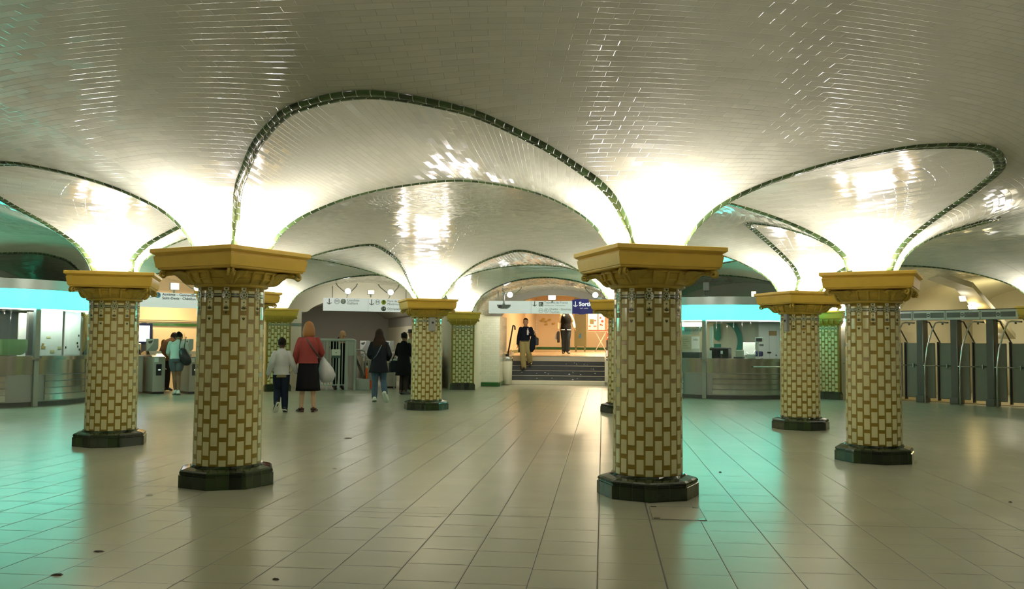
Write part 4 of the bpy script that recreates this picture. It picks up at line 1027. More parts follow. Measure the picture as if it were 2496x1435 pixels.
t, w, h = thing_box('desk_phone', KIOR, 11.0, 1821, 863, 1838, 872, .12, m_white, 'small white box on the counter below the monitor', 'box', .01, 'body', ZC)
t, w, h = thing_box('booth_cabinet', KIOR, 13.05, 1849, 785, 1903, 872, .5, m_gmetal, 'tall grey cabinet with dark slots at the right side of the booth', 'cabinet', .015, 'body', .05)
b = MB(); x0, z0, x1, z1 = rect(KIOR, 13.04, 1851, 843, 1861, 838); ox = t.location
def onfront(b, px0, py0, px1, py1, m, nm):
    x0, z0, x1, z1 = rect(KIOR, 13.04, px0, py1, px1, py0); c0 = (rect(KIOR, 13.05, 1849, 872, 1903, 785)[0]+rect(KIOR, 13.05, 1849, 872, 1903, 785)[2])/2
    b = MB(); b.box((x0-c0, -.012, z1-.05 if z1 < z0 else z0-.05), (x1-c0, .004, (z0 if z1 < z0 else z1)-.05)); b.build(nm, m, t)
onfront(b, 1851, 838, 1861, 843, m_dmetal, 'slot'); onfront(b, 1870, 857, 1880, 861, m_black, 'slot'); onfront(b, 1890, 864, 1894, 867, m_black, 'slot')
onfront(b, 1874, 806, 1893, 818, mat('rusty label', (.22, .12, .03), .6), 'label_patch')
b = MB(); b.bbox((-w+.02, -.008, .9), (-.01, .004, h-.1), .003); b.build('door', m_gmetal, t); b = MB(); b.bbox((.01, -.008, .9), (w-.02, .004, h-.1), .003); b.build('door', m_gmetal, t)
# left pane of the right booth: lamp box, service boards, notices
t, w, h = thing_box('light_box', KIOR, 12.9, 1662, 786, 1706, 795, .3, m_lampw2 if False else m_lampw, 'warm lit ceiling light box inside the right booth, behind its left pane', 'light', .01, 'diffuser')
t, w, h = thing_box('service_board', KIOR, 12.6, 1661, 798, 1704, 815, .03, m_booth, 'pale green service sign reading vente and SAV in the right booth', 'sign', .004, 'board')
b = MB(); b.box((-w, -.004, .0), (w*.06, .002, h)); b.build('teal_half', m_papert, t)
b = MB(); text_mb(b, 'Vente', .11, -w*.85, h*.62, -.006, 0); b.build('lettering', m_logo, t)
b = MB(); text_mb(b, 'SAV', .10, w*.25, h*.62, -.006, 0); b.build('lettering', m_logo, t)
t, w, h = thing_box('notice_board', KIOR, 12.5, 1661, 818, 1706, 858, .03, m_booth, 'notice board with a pinned white sheet behind the left pane of the booth', 'notice board', .004, 'board')
b = MB(); b.box((w*.10, -.006, h*.2), (w*.93, .002, h*.96)); b.build('white_sheet', m_paperw, t)
b = MB(); b.box((-w*.95, -.006, h*.1), (w*.04, .002, h*.93)); b.build('printed_sheet', mat('tan paper', (.48, .45, .28), .6), t)
b = MB(); text_mb(b, 'info', .09, w*.28, h*.76, -.009, 0)
for i in range(5): face(b, [(-w*.85, h*(.25+.13*i)), (-w*.1-.05*(i % 3), h*(.25+.13*i)), (-w*.1-.05*(i % 3), h*(.265+.13*i)), (-w*.85, h*(.265+.13*i))], -.009, 0)
b.build('print', m_ink, t)
t, w, h = thing_box('counter_shelf', KIOR, 10.9, 1662, 858, 1704, 872, .3, m_dmetal, 'dark tray with papers low behind the left pane of the right booth', 'tray', .01, 'tray', ZC)
t, w, h = thing_box('poster_stand', KIOR, 11.3, 1730, 795, 1737, 848, .05, m_paperw, 'narrow white vertical card strip beside the booth post', 'card strip', .003, 'strip', ZC)
# things on the roof of the right booth
x, z = bp(1722, 703, KIOR, 11.2)
t = put(empty('roof_antenna_box'), KIOR, x, 11.2, 2.50); tag(t, 'grey box on two short legs standing on the roof of the right booth', 'box')
b = MB(); b.bbox((-.075, -.06, z-2.5-.06), (.085, .06, z-2.5+.16), .01); b.build('housing', m_gmetal, t)
for s in (-1, 1):
    b = MB(); b.tube([(s*.04, 0, 0), (s*.03, 0, z-2.5-.05)], .012, 8); b.build('leg', m_steel_d, t)
fl_ = flood(KIOR, bp(1837, 716, KIOR, 10.9)[0], 10.9, bp(1837, 716, KIOR, 10.9)[1], 'small yellowish floodlight on the right end of the booth roof', True, .10, .12)
# side shelf rail on right part of the right booth front
t = put(empty('bag_rail'), KIOR, 0, KC); tag(t, 'horizontal steel bag rail on the right booth front below the counter', 'rail')
b = MB(); b.tube([(*karc(KR_+.07, a), .80) for a in np.linspace(radians(33), radians(66), 14)], .018, 8); b.build('rail', m_steel, t)
for a in (radians(34), radians(65)):
    b = MB(); b.tube([(*karc(KR_, a), .80), (*karc(KR_+.07, a), .80)], .012, 8); b.build('bracket', m_steel, t)
# -- left booth fittings: blinds, speaking panel, dark window with a lit door panel
KLr = 11.2
t, w, h = thing_box('white_blind', KIOL, 10.75, 98, 757, 154, 868, .03, m_frost, 'wide white blind with faint stains just right of the post, left booth', 'blind', .004, 'panel', 1.002)
for fx, fz, ww, hh, c in ((.05, .22, .10, .05, 0), (.02, .15, .20, .055, 0), (.45, .06, .2, .06, 1), (.8, .14, .16, .06, 1), (.25, .38, .2, .04, 1)):
    b = MB(); b.box((-w+2*w*fx, -.004, h*fz), (-w+2*w*(fx+ww), .001, h*(fz+hh))); b.build('stain_patch', (mat('brown tape', (.42, .28, .10), .6) if c == 0 else mat('yellowed tape', (.58, .54, .30), .6)), t)
t, w, h = thing_box('white_blind', KIOL, 10.95, 156, 759, 198, 866, .03, m_frost, 'narrow brighter white blind with small black clips near the column, left booth', 'blind', .004, 'panel', 1.002)
for fx, fz in ((.86, .42), (.78, .25), (.82, .17), (.92, .10), (.05, .15)):
    b = MB(); b.box((-w+2*w*fx, -.006, h*fz), (-w+2*w*(fx+.07), .001, h*(fz+.05))); b.build('clip', m_black, t)
x0, z0, x1, z1 = rect(KIOL, 10.55, -30, 867, 71, 826)
t = put(empty('speaking_panel'), KIOL, 0, 10.62, 0); tag(t, 'green translucent rounded speaking panel on the left booth counter', 'panel')
z0 = 1.02; z1 = max(z1, rect(KIOL, 10.55, -30, 867, 71, 826)[1]); R_ = .16
b = MB(); b.plate([(x0, z0)]+[(x1-R_+R_*sin(q), z0+R_-R_*cos(q)) for q in np.linspace(0, pi/2, 8)]+[(x1-.04+.04*cos(q), z1-.04+.04*sin(q)) for q in np.linspace(0, pi/2, 4)]+[(x0, z1)], -.01, .01); fixn(b.build('panel', m_gpane, t))
b = MB(); b.bbox((x0, .0, 1.0), (x0+.5, .05, 1.025), .005); b.build('foot', m_steel, t)
t2, w, h = thing_box('lit_side_panel', KIOL, 12.2, 46, 763, 66, 826, .05, m_frost, 'narrow white lit panel behind the dark left window of the left booth', 'panel', .006, 'panel', .9)
t3, w, h = thing_box('dark_partition', KIOL, 12.9, -60, 752, 44, 868, .05, m_dmetal, 'dark partition behind the left window of the left booth', 'partition', .004, 'panel', .05)
t4, w, h = thing_box('dark_door_frame', KIOL, 12.0, 67, 752, 84, 868, .08, m_dmetal, 'dark upright frame beside the steel post inside the left booth', 'frame', .004, 'upright', .05)
# ================================================================== EXIT GATES
gr = 13.1
gxs = [bp(p, 768, GATE, gr)[0] for p in (2224.5, 2305, 2389, 2480)]
pitch = (gxs[3]-gxs[0])/3
gx = [gxs[0]+pitch*i for i in range(-3, 4)]
m_grille = mat('dark header strip', (.13, .135, .115), .4, var=.2, scale=3)
gt = put(empty('gate_header'), GATE, 0, gr); tag(gt, 'long pale header beam with framed dark strips over the exit gates', 'header beam')
b = MB(); b.bbox((gx[0], -.02, 1.965), (gx[-1]+.02, .30, 2.185), .01); b.build('beam', m_signw, gt)
for i in range(len(gx)-1):
    b = MB()
    for a0, a1 in ((.05, .44), (.56, .96)): b.box((gx[i]+pitch*a0, -.026, 2.02), (gx[i]+pitch*a1, -.018, 2.135))
    b.build('grille', m_grille, gt)
    b = MB(); xm = gx[i]+pitch*.5; face(b, circ(xm, 2.078, .042, 20), -.022, 0); face(b, [(xm-.026, 2.071), (xm+.026, 2.071), (xm+.026, 2.085), (xm-.026, 2.085)], -.0235, 1); b.build('no_entry_disc', [m_dmetal, m_signw], gt)
    b = MB(); b.box((gx[i]-.012, -.028, 1.975), (gx[i]+.012, -.018, 2.175)); b.build('joint', m_gmetal, gt)
b = MB(); b.tube([(gx[0], .1, 2.19), (gx[-1], .1, 2.19)], .018, 8); b.build('conduit', m_dmetal, gt)
m_gatep = mat('grey green gate panel', (0.235, 0.235, 0.19), 0.5, var=0.06)
m_post = mat('dark gate post', (0.10, 0.10, 0.085), 0.4, var=0.1)
def gate_unit():
    g = empty('exit_gate')
    b = MB(); b.bbox((-.075, .02, .0), (.075, .30, 1.965), .012); b.bbox((-.10, -.01, 0), (.10, .33, .16), .015); b.build('post', m_post, g)
    b = MB(); b.tube([(.082, .02, .1), (.082, .02, 1.96)], .012, 8); b.build('post_edge', m_steel_d, g)
    b = MB(); b.bbox((-.40, .16, .10), (-.085, .20, 1.42), .02); b.build('door_leaf', m_gatep, g)
    b = MB(); b.bbox((.10, .16, .10), (.30, .20, 1.42), .02); b.build('door_leaf', m_gatep, g)
    b = MB(); b.bbox((-.44, .12, .05), (-.405, .24, 1.45), .01); b.build('hinge_post', m_black, g)
    # bowed guard tube: down from the header in front of the leaf to the floor
    b = MB(); b.tube([(-.10, .0, 1.90), (-.28, -.10, 1.915), (-.34, -.14, 1.89), (-.40, -.20, 1.70), (-.47, -.30, 1.30), (-.505, -.34, .9), (-.515, -.34, .45), (-.515, -.34, 0.0)], .019, 10); b.build('guard_tube', m_steel, g)
    b = MB(); b.tube([(.10, .16, 1.93), (.16, .20, 1.92), (.22, .30, 1.70), (.30, .44, 1.42)], .018, 8); b.build('return_tube', m_post, g)
    b = MB(); b.tube([(-.56, -.34, .885), (-.50, -.34, .885), (-.09, .06, .885)], .014, 8); b.bbox((-.16, -.03, .83), (-.13, .03, .93), .005); b.build('push_bar', m_steel, g)
    b = MB(); b.bbox((-.25, -.03, 1.85), (-.21, -.0, 1.905), .006); b.build('latch', m_dmetal, g)
    return g
g0 = gate_unit(); posts = [bp(p, 880, GATE, gr+.02)[0] for p in (2242, 2327, 2413)]
pp = (posts[2]-posts[0])/2; gl = []
GL = ['exit gate nearest the wall pilaster at the left, mostly hidden behind the column', 'exit gate second from the left, hidden behind the big right column', 'exit gate just right of the big right column',
      'exit gate in the middle of the visible row, between two dark posts', 'exit gate with a curved shine on its leaf, second from the right end', 'exit gate at the right end of the row, beside the pilaster']
for i in range(6):
    g = g0 if i == 0 else dup(g0); put(g, GATE, posts[0]+pp*(i-2), gr); tag(g, GL[i], 'gate', 'row of exit gates')
wl = put(empty('lit_sign_box'), GATE, bp(2053, 735, GATE, 12.2)[0], 12.3, 0); tag(wl, 'narrow vertical white light panel at the left end of the exit gates', 'light panel')
zz0 = bp(2053, 786, GATE, 12.3)[1]; zz1 = bp(2053, 742, GATE, 12.3)[1]
b = MB(); b.bbox((-.045, 0, zz0), (.05, .5, zz1), .01); b.build('diffuser', m_lamp, wl)
b = MB(); b.bbox((-.02, .1, zz1), (.02, .4, zz1+.2), .005); b.tube([(0, .45, zz0), (-.15, .2, 1.3), (-.22, .1, .8), (-.24, .1, .0)], .02, 8); b.tube([(-.2, .1, .9), (.3, .4, .9)], .014, 8); b.build('guard_tube', m_steel, wl)
x, z = bp(2030, 747, GATE, 12.0)
wl = put(empty('wall_lamp'), GATE, x, 12.0, 0); tag(wl, 'round white wall lamp glowing between two capitals before the green lit pilaster', 'lamp')
b = MB(); b.lathe([(.0, z-.05), (.10, z-.05), (.14, z-.03), (.14, z), (.11, z+.05), (.05, z+.075), (0, z+.08)], 20, 0); b.build('globe', m_lamp, wl)
b = MB(); b.tube([(0, 0, z+.07), (0, .15, z+.2), (0, .5, z+.22)], .015, 8); b.build('arm', m_gmetal, wl)
# duct with four lamps running down the tunnel behind the gates
p0 = GATE(*[(lambda q: (q[0], 13.7, q[1]))(bp(2268, 676, GATE, 13.7))][0]); 
seq = [(2262, 672, 13.75), (2310, 690, 14.2), (2350, 703, 14.7), (2405, 765, 16.2), (2455, 826, 17.8)]
dk = empty('lighting_duct'); tag(dk, 'slanted cream lighting duct with lamps running down the tunnel behind the exit gates', 'light')
P3 = []
for px, py, r in seq:
    x, z = bp(px, py, GATE, r); P3.append(GATE(x, r, z))
b = MB(); wd = Vector((cos(GATE.rot), sin(GATE.rot), 0))
sec = [(-.22, .0), (.22, .0), (.22, .14), (-.22, .14)]
vs = [p+wd*a+Vector((0, 0, c)) for p in P3 for a, c in sec]
b.add(vs, [(i*4+k, i*4+(k+1) % 4, (i+1)*4+(k+1) % 4, (i+1)*4+k) for i in range(len(P3)-1) for k in range(4)]+[(3, 2, 1, 0), tuple(len(P3)*4-4+k for k in range(4))]); fixn(b.build('trunking', m_paint, dk))
for (px, py, r, w_, warm) in ((2347, 727, 14.9, .15, False), (2371, 748, 15.6, .20, True), (2415, 792, 16.8, .13, True), (2418, 814, 17.4, .18, False)):
    x, z = bp(px, py, GATE, r); b = MB(); M_ = Matrix.Translation(GATE(x, r, z)) @ Matrix.Rotation(GATE.rot, 4, 'Z') @ Matrix.Rotation(radians(35), 4, 'X')
    b.bbox((-w_/2, -.03, -.07), (w_/2, .0, .07), .008, 0, M_); b.build('lamp', m_lampy if warm else m_lamp, dk)
p = GATE(.3, 16.5, 2.7); area('tunnel_lamp', p, (0, 0, GATE.rot), .8, .8, 45, (1.0, .92, .66))
st_ = MB(); st_.box((-2.1, 0, 0), (2.1, 1.3, .012)); o = put(st_.build('floor_lit_strip', mat('tan warm-lit floor strip', (.50, .40, .20), .3), kind='structure'), GATE, 0, 13.6)  # warm light on the tunnel floor, put into this slab's colour
# ================================================================== TURNSTILES
m_warmg = mat('tan grey turnstile metal', (0.42, 0.40, 0.35), 0.4, metal=.3, var=.05)
m_gree = mat('green lit arrow', (.2, .6, .1), .4, emit=(.45, 1.0, .15), estr=2.5)
m_whit = mat('pale lit arrow', (.7, .8, .7), .4, emit=(.7, .9, .75), estr=.8)
def turnstile(arrow_m):
    t = empty('turnstile')
    b = MB(); b.bbox((-.15, 0, .05), (.15, 1.1, .93), .015); b.build('body', m_warmg, t)
    b = MB(); b.box((-.14, .03, 0), (.14, 1.06, .055)); b.build('plinth', m_black, t)
    b = MB(); b.bbox((-.075, -.008, .46), (.06, .004, .74), .012); s_ = b.build('signal_panel', m_black, t)
    b = MB(); b.add([(-.03, -.010, .60), (0.0, -.010, .625), (0.0, -.010, .61), (.035, -.010, .61), (.035, -.010, .59), (0.0, -.010, .59), (0, -.010, .575)], [(0, 6, 5, 4, 3, 2, 1)]); b.build('arrow', arrow_m, s_)
    b = MB(); b.bbox((-.12, -.006, .79), (-.02, .004, .90), .004); b.build('label_plate', m_white, t)
    b = MB(); P = [(-.02, .90), (.30, 1.0), (.36, 1.06), (.75, 1.06), (1.08, .98), (1.1, .92), (.0, .90)]
    b.add([(xx, y, z) for xx in (-.15, .15) for y, z in P[:6]], [tuple(range(6)), tuple(range(11, 5, -1))]+[(i, 6+i, 6+(i+1) % 6, (i+1) % 6) for i in range(6)]); fixn(b.build('cover', m_steel, t))
    b = MB(); P = [(-.13, 1.05), (.10, 1.05), (.16, 1.12), (.16, 1.37), (-.13, 1.37)]
    b.add([(x, y, z) for y in (.62, .68) for x, z in P], [tuple(range(5)), tuple(range(9, 4, -1))]+[(i, 5+i, 5+(i+1) % 5, (i+1) % 5) for i in range(5)]); v = fixn(b.build('validator', m_gmetal, t))
    b = MB(); b.add([(-.125, .616, 1.07), (-.06, .616, 1.13), (.02, .616, 1.24), (.05, .616, 1.365), (-.125, .616, 1.365)], [(0, 1, 2, 3, 4)]); b.build('white_panel', m_white, v)
    b = MB(); b.add([(-.10, .613, 1.30), (-.085, .613, 1.25), (-.02, .613, 1.25), (.01, .613, 1.29), (.015, .613, 1.335), (-.03, .613, 1.32)], [(0, 1, 2, 3, 4, 5)]); b.build('pictogram', m_dmetal, v)
    for q in range(3):
        a = radians(90+120*q); b = MB(); b.tube([(.16, .55, .78), (.16+.14, .55+.34*cos(a)*.55, .78+.34*sin(a)*.6-.08)], .016, 8); b.build('arm', m_steel, t)
    return t
tA = turnstile(m_whit); put(tA, TURN, -.86, 12.45); tag(tA, 'turnstile with a pale arrow panel left of the woman in grey shorts', 'turnstile', 'line 13 turnstiles')
tB = dup(tA); put(tB, TURN, -.09, 12.1); tag(tB, 'turnstile with a pale arrow panel right of the woman in grey shorts', 'turnstile', 'line 13 turnstiles')
tC = dup(tA); put(tC, TURN, .68, 12.1); tag(tC, 'turnstile under the line 13 sign, hidden behind the big left column', 'turnstile', 'line 13 turnstiles')
tD = turnstile(m_gree)
cl_ = ['turnstile right of the guard rail, behind the woman in the dark jacket', 'turnstile with a validator post behind the figure in the long black coat', 'turnstile behind the small column with the grey box', 'turnstile with a green lit arrow right of the small column']
for i, x in enumerate((-.17, .54, 1.25, 1.80)):
    q = tD if i == 0 else dup(tD); put(q, CORR, x, 12.75 if i == 3 else 13.1); tag(q, cl_[i], 'turnstile', 'corridor turnstiles')
# left end of the line 13 row: console with drum and screen
t = put(empty('gate_console'), TURN, -1.35, 12.9); tag(t, 'tan metal console with a steel drum left of the line 13 turnstiles', 'console')
b = MB(); b.bbox((-.35, 0, .03), (.25, .9, .95), .02); b.build('body', m_warmg, t)
b = MB(); b.lathe([(.0, .96), (.135, .96), (.135, 1.24), (.12, 1.25), (0, 1.25)], 28, 0, (.14, .35)); b.build('drum', m_steel, t)
b = MB(); b.tube([(-.4, -.05, .98), (-.1, -.10, .96), (.1, -.08, 1.03)], .022, 8); b.tube([(-.4, -.1, .45), (-.12, -.14, .85)], .02, 8); b.build('guide_rail', m_steel, t)
x0, z0, x1, z1 = rect(TURN, 13.9, 333, 838, 371, 787)
t = put(empty('info_screen'), TURN, 0, 13.9); tag(t, 'bright white information screen in a dark blue case beside the left column', 'screen')
m_case = mat('dark blue case', (.006, .012, .05), .3); m_scr = mat('lit screen', (.7, .8, 1), .3, emit=(.62, .76, 1.0), estr=3.2)
b = MB(); b.bbox((x0-.1, 0, z0), (x1, .08, z1), .03); b.build('case', m_case, t)
x2, z2, x3, z3 = rect(TURN, 13.9, 335, 832, 364, 793); b = MB(); b.box((x2-.1, -.006, z2), (x3, .003, z3)); b.build('display', m_scr, t)
b = MB(); b.bbox(((x0+x1)/2-.06, .02, 0), ((x0+x1)/2+.06, .10, z0+.02), .01); b.build('stand', m_dmetal, t)
# sign plate on the warm rear wall
x0, z0, x1, z1 = rect(TURN, 15.5, 374, 872, 446, 803)
t = put(empty('wall_sign'), TURN, 0, 15.5); tag(t, 'cream line sign with ring, green square and arrow on the warm rear wall', 'sign')
m_psign = mat('cream sign face', (.66, .57, .38), .45)
b = MB(); b.bbox((x0, 0, z0), (x1, .04, z1), .008); b.build('panel', m_psign, t)
b = MB(); b.bbox((x0+.02, -.006, z1-.16), (x1-.02, .002, z1-.02), .003); b.build('header_strip', m_signw, t)
L = MB(); zc = z1-.09; m_off = -.008
LM = [m_ink, m_green]; ring(L, x0+.12, zc, .055, .008, m_off, 0); text_mb(L, 'M', .07, x0+.12, zc, m_off, 0, 'CENTER'); L = flush(L, 'metro_badge', LM, t); face(L, [(x0+.22, zc-.05), (x0+.32, zc-.05), (x0+.32, zc+.05), (x0+.22, zc+.05)], m_off, 1); L = flush(L, 'line_badge', LM, t); text_mb(L, 'Direction', .075, x0+.38, zc, m_off, 0); L = flush(L, 'lettering', LM, t); arrow(L, x1-.12, zc, .14, m_off-.001, 0, 0.0); L.build('arrow', LM, t)
p = TURN(.2, 14.6, 2.75); area('corridor_lamp', p, (0, 0, TURN.rot), .8, .5, 48, (1.0, .70, .36))
p = CORR(0, 16.5, 2.55); area('corridor_lamp', p, (0, 0, CORR.rot), .8, .5, 26, (1.0, .93, .80))
# ================================================================== GUARD RAIL AND ESCALATOR HEAD
gr_ = put(empty('guard_railing'), CORR, 0, 12.3); tag(gr_, 'grey metal guard railing with rounded top rail, bald man leaning over it', 'railing')
m_rail = mat('pale grey railing paint', (.42, .44, .40), .4)
xl, xr2, zt = -2.05, -.60, 1.38
b = MB(); b.tube([(xl, 0, zt), (xr2-.06, 0, zt), (xr2-.01, 0, zt-.02), (xr2, 0, zt-.07), (xr2, 0, zt-.2)], .04, 10); b.build('top_rail', m_rail, gr_)
b = MB(); b.bbox((xl, -.015, .13), (xr2-.2, .015, .16), .005); b.build('bottom_rail', m_rail, gr_)
for i in range(15):
    x = xl+.03+i*.082; b = MB(); thick = .012 if i % 4 else .028
    b.bbox((x-thick, -.012, .13 if i % 4 else 0), (x+thick, .012, zt-.03), .003); b.build('baluster', m_rail, gr_)
b = MB(); b.bbox((-.88, -.05, 0), (-.80, .08, zt-.03), .008); b.build('end_post', m_rail, gr_)
b = MB(); b.bbox((-.64, -.05, 0), (-.58, .08, zt-.03), .008); b.build('end_post', m_rail, gr_)
b = MB(); b.bbox((-.80, -.03, .95), (-.64, .05, zt-.03), .006); b.build('end_panel', m_rail, gr_)
b = MB(); b.bbox((-.735, -.02, .05), (-.715, .02, .96), .003); b.build('baluster', m_rail, gr_)
nt2 = put(empty('hanging_notice'), CORR, bp(819, 870, CORR, 12.25)[0], 12.24, 0); tag(nt2, 'white notice above a dark board tied to the railing below the bald man', 'notice')
x0, z0, x1, z1 = rect(CORR, 12.24, 808, 866, 829, 851); w = (x1-x0)/2
b = MB(); b.bbox((-w, -.012, z0), (w, .012, z1), .003); b.build('white_plate', m_paperw, nt2)
b = MB(); b.bbox((-w*1.02, -.009, z0-.24), (w*.9, .011, z0), .003); b.build('dark_board', m_dkb if False else mat('dark teal board', (.05, .10, .09), .4), nt2)
b = MB(); b.box((-.014, -.015, (z0+z1)/2-.02), (.014, -.010, (z0+z1)/2)); b.build('print', m_ink, nt2)
for s in (-1, 1):
    b = MB(); b.tube([(s*w*.5, 0, z1), (-s*.02-.02, .01, z1+.15)], .006, 6); b.build('string', m_white, nt2)
es = put(empty('escalator_head'), CORR, -.40, 12.6); tag(es, 'grey sloping escalator balustrade with a step box right of the railing', 'escalator')
b = MB(); P = [(.0, .0), (.0, 1.06), (.25, 1.0), (1.4, .45), (1.4, 0)]
b.add([(xx, y, z) for xx in (-.20, -.12) for y, z in P], [tuple(range(5)), tuple(range(9, 4, -1))]+[(i, 5+i, 5+(i+1) % 5, (i+1) % 5) for i in range(5)]); fixn(b.build('balustrade', m_steel_d, es))
b = MB(); b.bbox((-.22, -.25, 0), (.22, .25, .30), .01); b.build('step_box', m_gmetal, es)
b = MB(); b.tube([(-.19, .05, 1.10), (.0, .05, 1.10), (.10, .05, 1.07), (.135, .05, .98), (.135, .05, .30)], .022, 10); b.build('tube_loop', m_rail, es)
b = MB(); P = [(-.18, .12, .95), (.16, .75, .42)]; b.add([(-.15, .0, .95), (.1, .0, .40), (.22, .0, .30), (.22, .02, .24), (.05, .02, .30), (-.15, .02, .80)], [(0, 1, 2, 3, 4, 5)]); b.build('skirt', m_dmetal, es)
og = put(empty('safety_barrier'), CORR, bp(893, 930, CORR, 12.6)[0]+.11, 12.58); tag(og, 'bright orange plastic safety barrier behind the woman in jeans', 'barrier')
m_or = mat('bright orange plastic', (.85, .11, .015), .45, emit=(1, .12, .02), estr=0.0)
b = MB(); b.bbox((-.14, -.03, .06), (-.08, .05, .60), .015); b.bbox((-.14, -.03, .06), (-.04, .05, .24), .01); b.build('upright', m_or, og)
b = MB(); b.plate([(-.01, .02), (.14, .02), (.17, .10), (.17, .44), (.08, .44), (.07, .26), (-.01, .26)], -.03, .05); fixn(b.build('panel', m_or, og))
b = MB(); b.lathe([(0, .60), (.026, .60), (.026, .66), (0, .67)], 12, 0, (-.11, .01)); b.build('reflector', m_white, og)
cr_ = put(empty('crowd_rail'), CORR, 0, 12.72); tag(cr_, 'low white tube rail between the orange barrier and the turnstiles', 'rail')
xa, za = bp(893, 877, CORR, 12.7); b = MB(); b.tube([(xa, 0, za), (xa+.85, 0, za)], .02, 8); b.build('rail', m_white, cr_)
for q in (.06, .80):
    b = MB(); b.tube([(xa+q, 0, 0), (xa+q, 0, za)], .018, 8); b.build('post', m_rail, cr_)
# ================================================================== SMALL FIXTURES
def ceiling_cam(bay, px, py, r, label, top):
    x, z = bp(px, py, bay, r); t = put(empty('ceiling_camera'), bay, x, r, z); tag(t, label, 'camera')
    b = MB(); P = [(-.20, .03), (-.16, -.06), (-.09, -.085), (.09, -.085), (.17, -.04), (.205, .03)]
    b.plate(P, -.07, .09); fixn(b.build('housing', m_gmetal_d, t))
    b = MB(); b.bbox((-.14, -.075, -.06), (-.05, -.06, .02), .005); b.build('lens', m_black, t)
    b = MB(); b.tube([(0, .01, .03), (0, .01, .08), (0, .01, top-.02)], [.045, .028, .026], 10); b.bbox((-.06, -.05, top-.02), (.06, .07, top+.02), .008); b.build('stem', m_gmetal, t)
m_gmetal_d = mat('green grey camera housing', (.16, .18, .155), .4)
ceiling_cam(STAIR, 1228, 745, 12.5, 'grey ceiling camera on a stem in front of the train sign', .36)
ceiling_cam(STAIR, 1462, 757, 12.4, 'grey ceiling camera beside the blue exit sign, partly behind a capital', .36)
def call_box(k, px0, py0, px1, py1, label):
    c = pol(RING, radians(TH+45*k)); d = Vector((-c.x, -c.y, 0)).normalized()
    dist = hypot(c.x, c.y)-.31; y_ = lambda px, py: (lambda v: v*(dist/hypot(v.x, v.y)))(pray(px, py))
    p0 = y_((px0+px1)/2, (py0+py1)/2); v0 = y_(px0, py1); v1 = y_(px1, py0)
    t = empty('call_box', (p0.x, p0.y, EYE+p0.z), 0); w = abs(v1.x-v0.x)/2; h = abs(v1.z-v0.z)/2
    off = Vector((p0.x-c.x, p0.y-c.y, 0)); t.location = Vector((c.x, c.y, 0))+off.normalized()*.31+Vector((0, 0, EYE+p0.z)) if off.length < .6 else t.location
    t.rotation_euler = (0, 0, atan2(off.y, off.x)+pi/2); tag(t, label, 'box')
    b = MB(); b.bbox((-w, -.06, -h), (w, .02, h), .008); b.build('housing', m_greyb, t); b = MB(); b.lathe([(0, .0), (.02, .0), (.022, -.006)], 14, 0); b.v = [(x, -.062+z*.5, y+h*.2) for x, y, z in b.v]; b.build('lens', m_black, t)
m_greyb = mat('pale blue grey plastic', (.36, .38, .38), .4)
call_box(5, 1045, 773, 1061, 806, 'pale grey call box on the small column before the staircase')
call_box(3, 1906, 765, 1917, 807, 'pale grey call box on the left edge of the column by the right booth')
dr = put(empty('service_door'), STAIR, 0, 14.12); tag(dr, 'narrow cream service door with hinges right of the staircase pilaster', 'door')
x0, z0, x1, z1 = rect(STAIR, 14.1, 1156, 938, 1168, 804)
b = MB(); b.bbox((x0, -.03, .12), (x1+.04, .04, z1), .006); b.build('leaf', m_paint, dr)
for q in (.35, .95, 1.6):
    b = MB(); b.bbox((x1+.01, -.05, q), (x1+.045, -.02, q+.10), .004); b.build('hinge', m_dmetal, dr)
b = MB(); b.tube([(x1-.01, -.03, .98), (x1+.02, -.08, .98), (x1+.02, -.08, .86), (x1-.01, -.03, .86)], .009, 8); b.build('handle', m_dmetal, dr)
bk = put(empty('waste_bin'), STAIR, bp(1236, 905, STAIR, 15.3)[0], 15.3); tag(bk, 'pale waste bin with steel rim at the foot of the handrail', 'bin')
b = MB(); b.lathe([(.13, .02), (.15, .03), (.17, .78), (.165, .80)], 20, 0); b.build('bag', m_paint, bk)
b = MB(); b.lathe([(.17, .76), (.185, .77), (.185, .90), (.17, .905), (.15, .90)], 24, 0); b.build('rim', m_steel, bk)
# floor hatch and litter
fh = empty('floor_hatch', gp(1590, 1238), FA); tag(fh, 'rectangular floor hatch with metal corner lifts before the big right column', 'hatch')
q0, q1 = gp(1590, 1265), gp(1705, 1237); Rm = Matrix.Rotation(-FA, 4, 'Z'); A_, B_ = Rm @ q0, Rm @ q1; c0 = Rm @ gp(1590, 1238)
lo = (min(A_.x, B_.x)-c0.x, min(A_.y, B_.y)-c0.y); hi = (max(A_.x, B_.x)-c0.x, max(A_.y, B_.y)-c0.y)
b = MB(); b.box((lo[0]+.006, lo[1]+.006, 0), (hi[0]-.006, hi[1]-.006, .0025)); b.build('plate', mat('hatch tile infill', (.40, .38, .29), .3), fh)
b = MB()
for e0, e1 in (((lo[0], lo[1]), (hi[0], lo[1]+.006)), ((lo[0], hi[1]-.006), (hi[0], hi[1])), ((lo[0], lo[1]), (lo[0]+.006, hi[1])), ((hi[0]-.006, lo[1]), (hi[0], hi[1]))): b.box((*e0, 0), (*e1, .003))
b.build('frame', m_dmetal, fh)
for sx, sy in ((0, 0), (0, 1), (1, 0), (1, 1)):
    b = MB(); x_ = lo[0]+.012 if sx == 0 else hi[0]-.062; y_ = lo[1]+.012 if sy == 0 else hi[1]-.042; b.bbox((x_, y_, .002), (x_+.05, y_+.03, .005), .001); b.build('corner_lift', m_steel, fh)
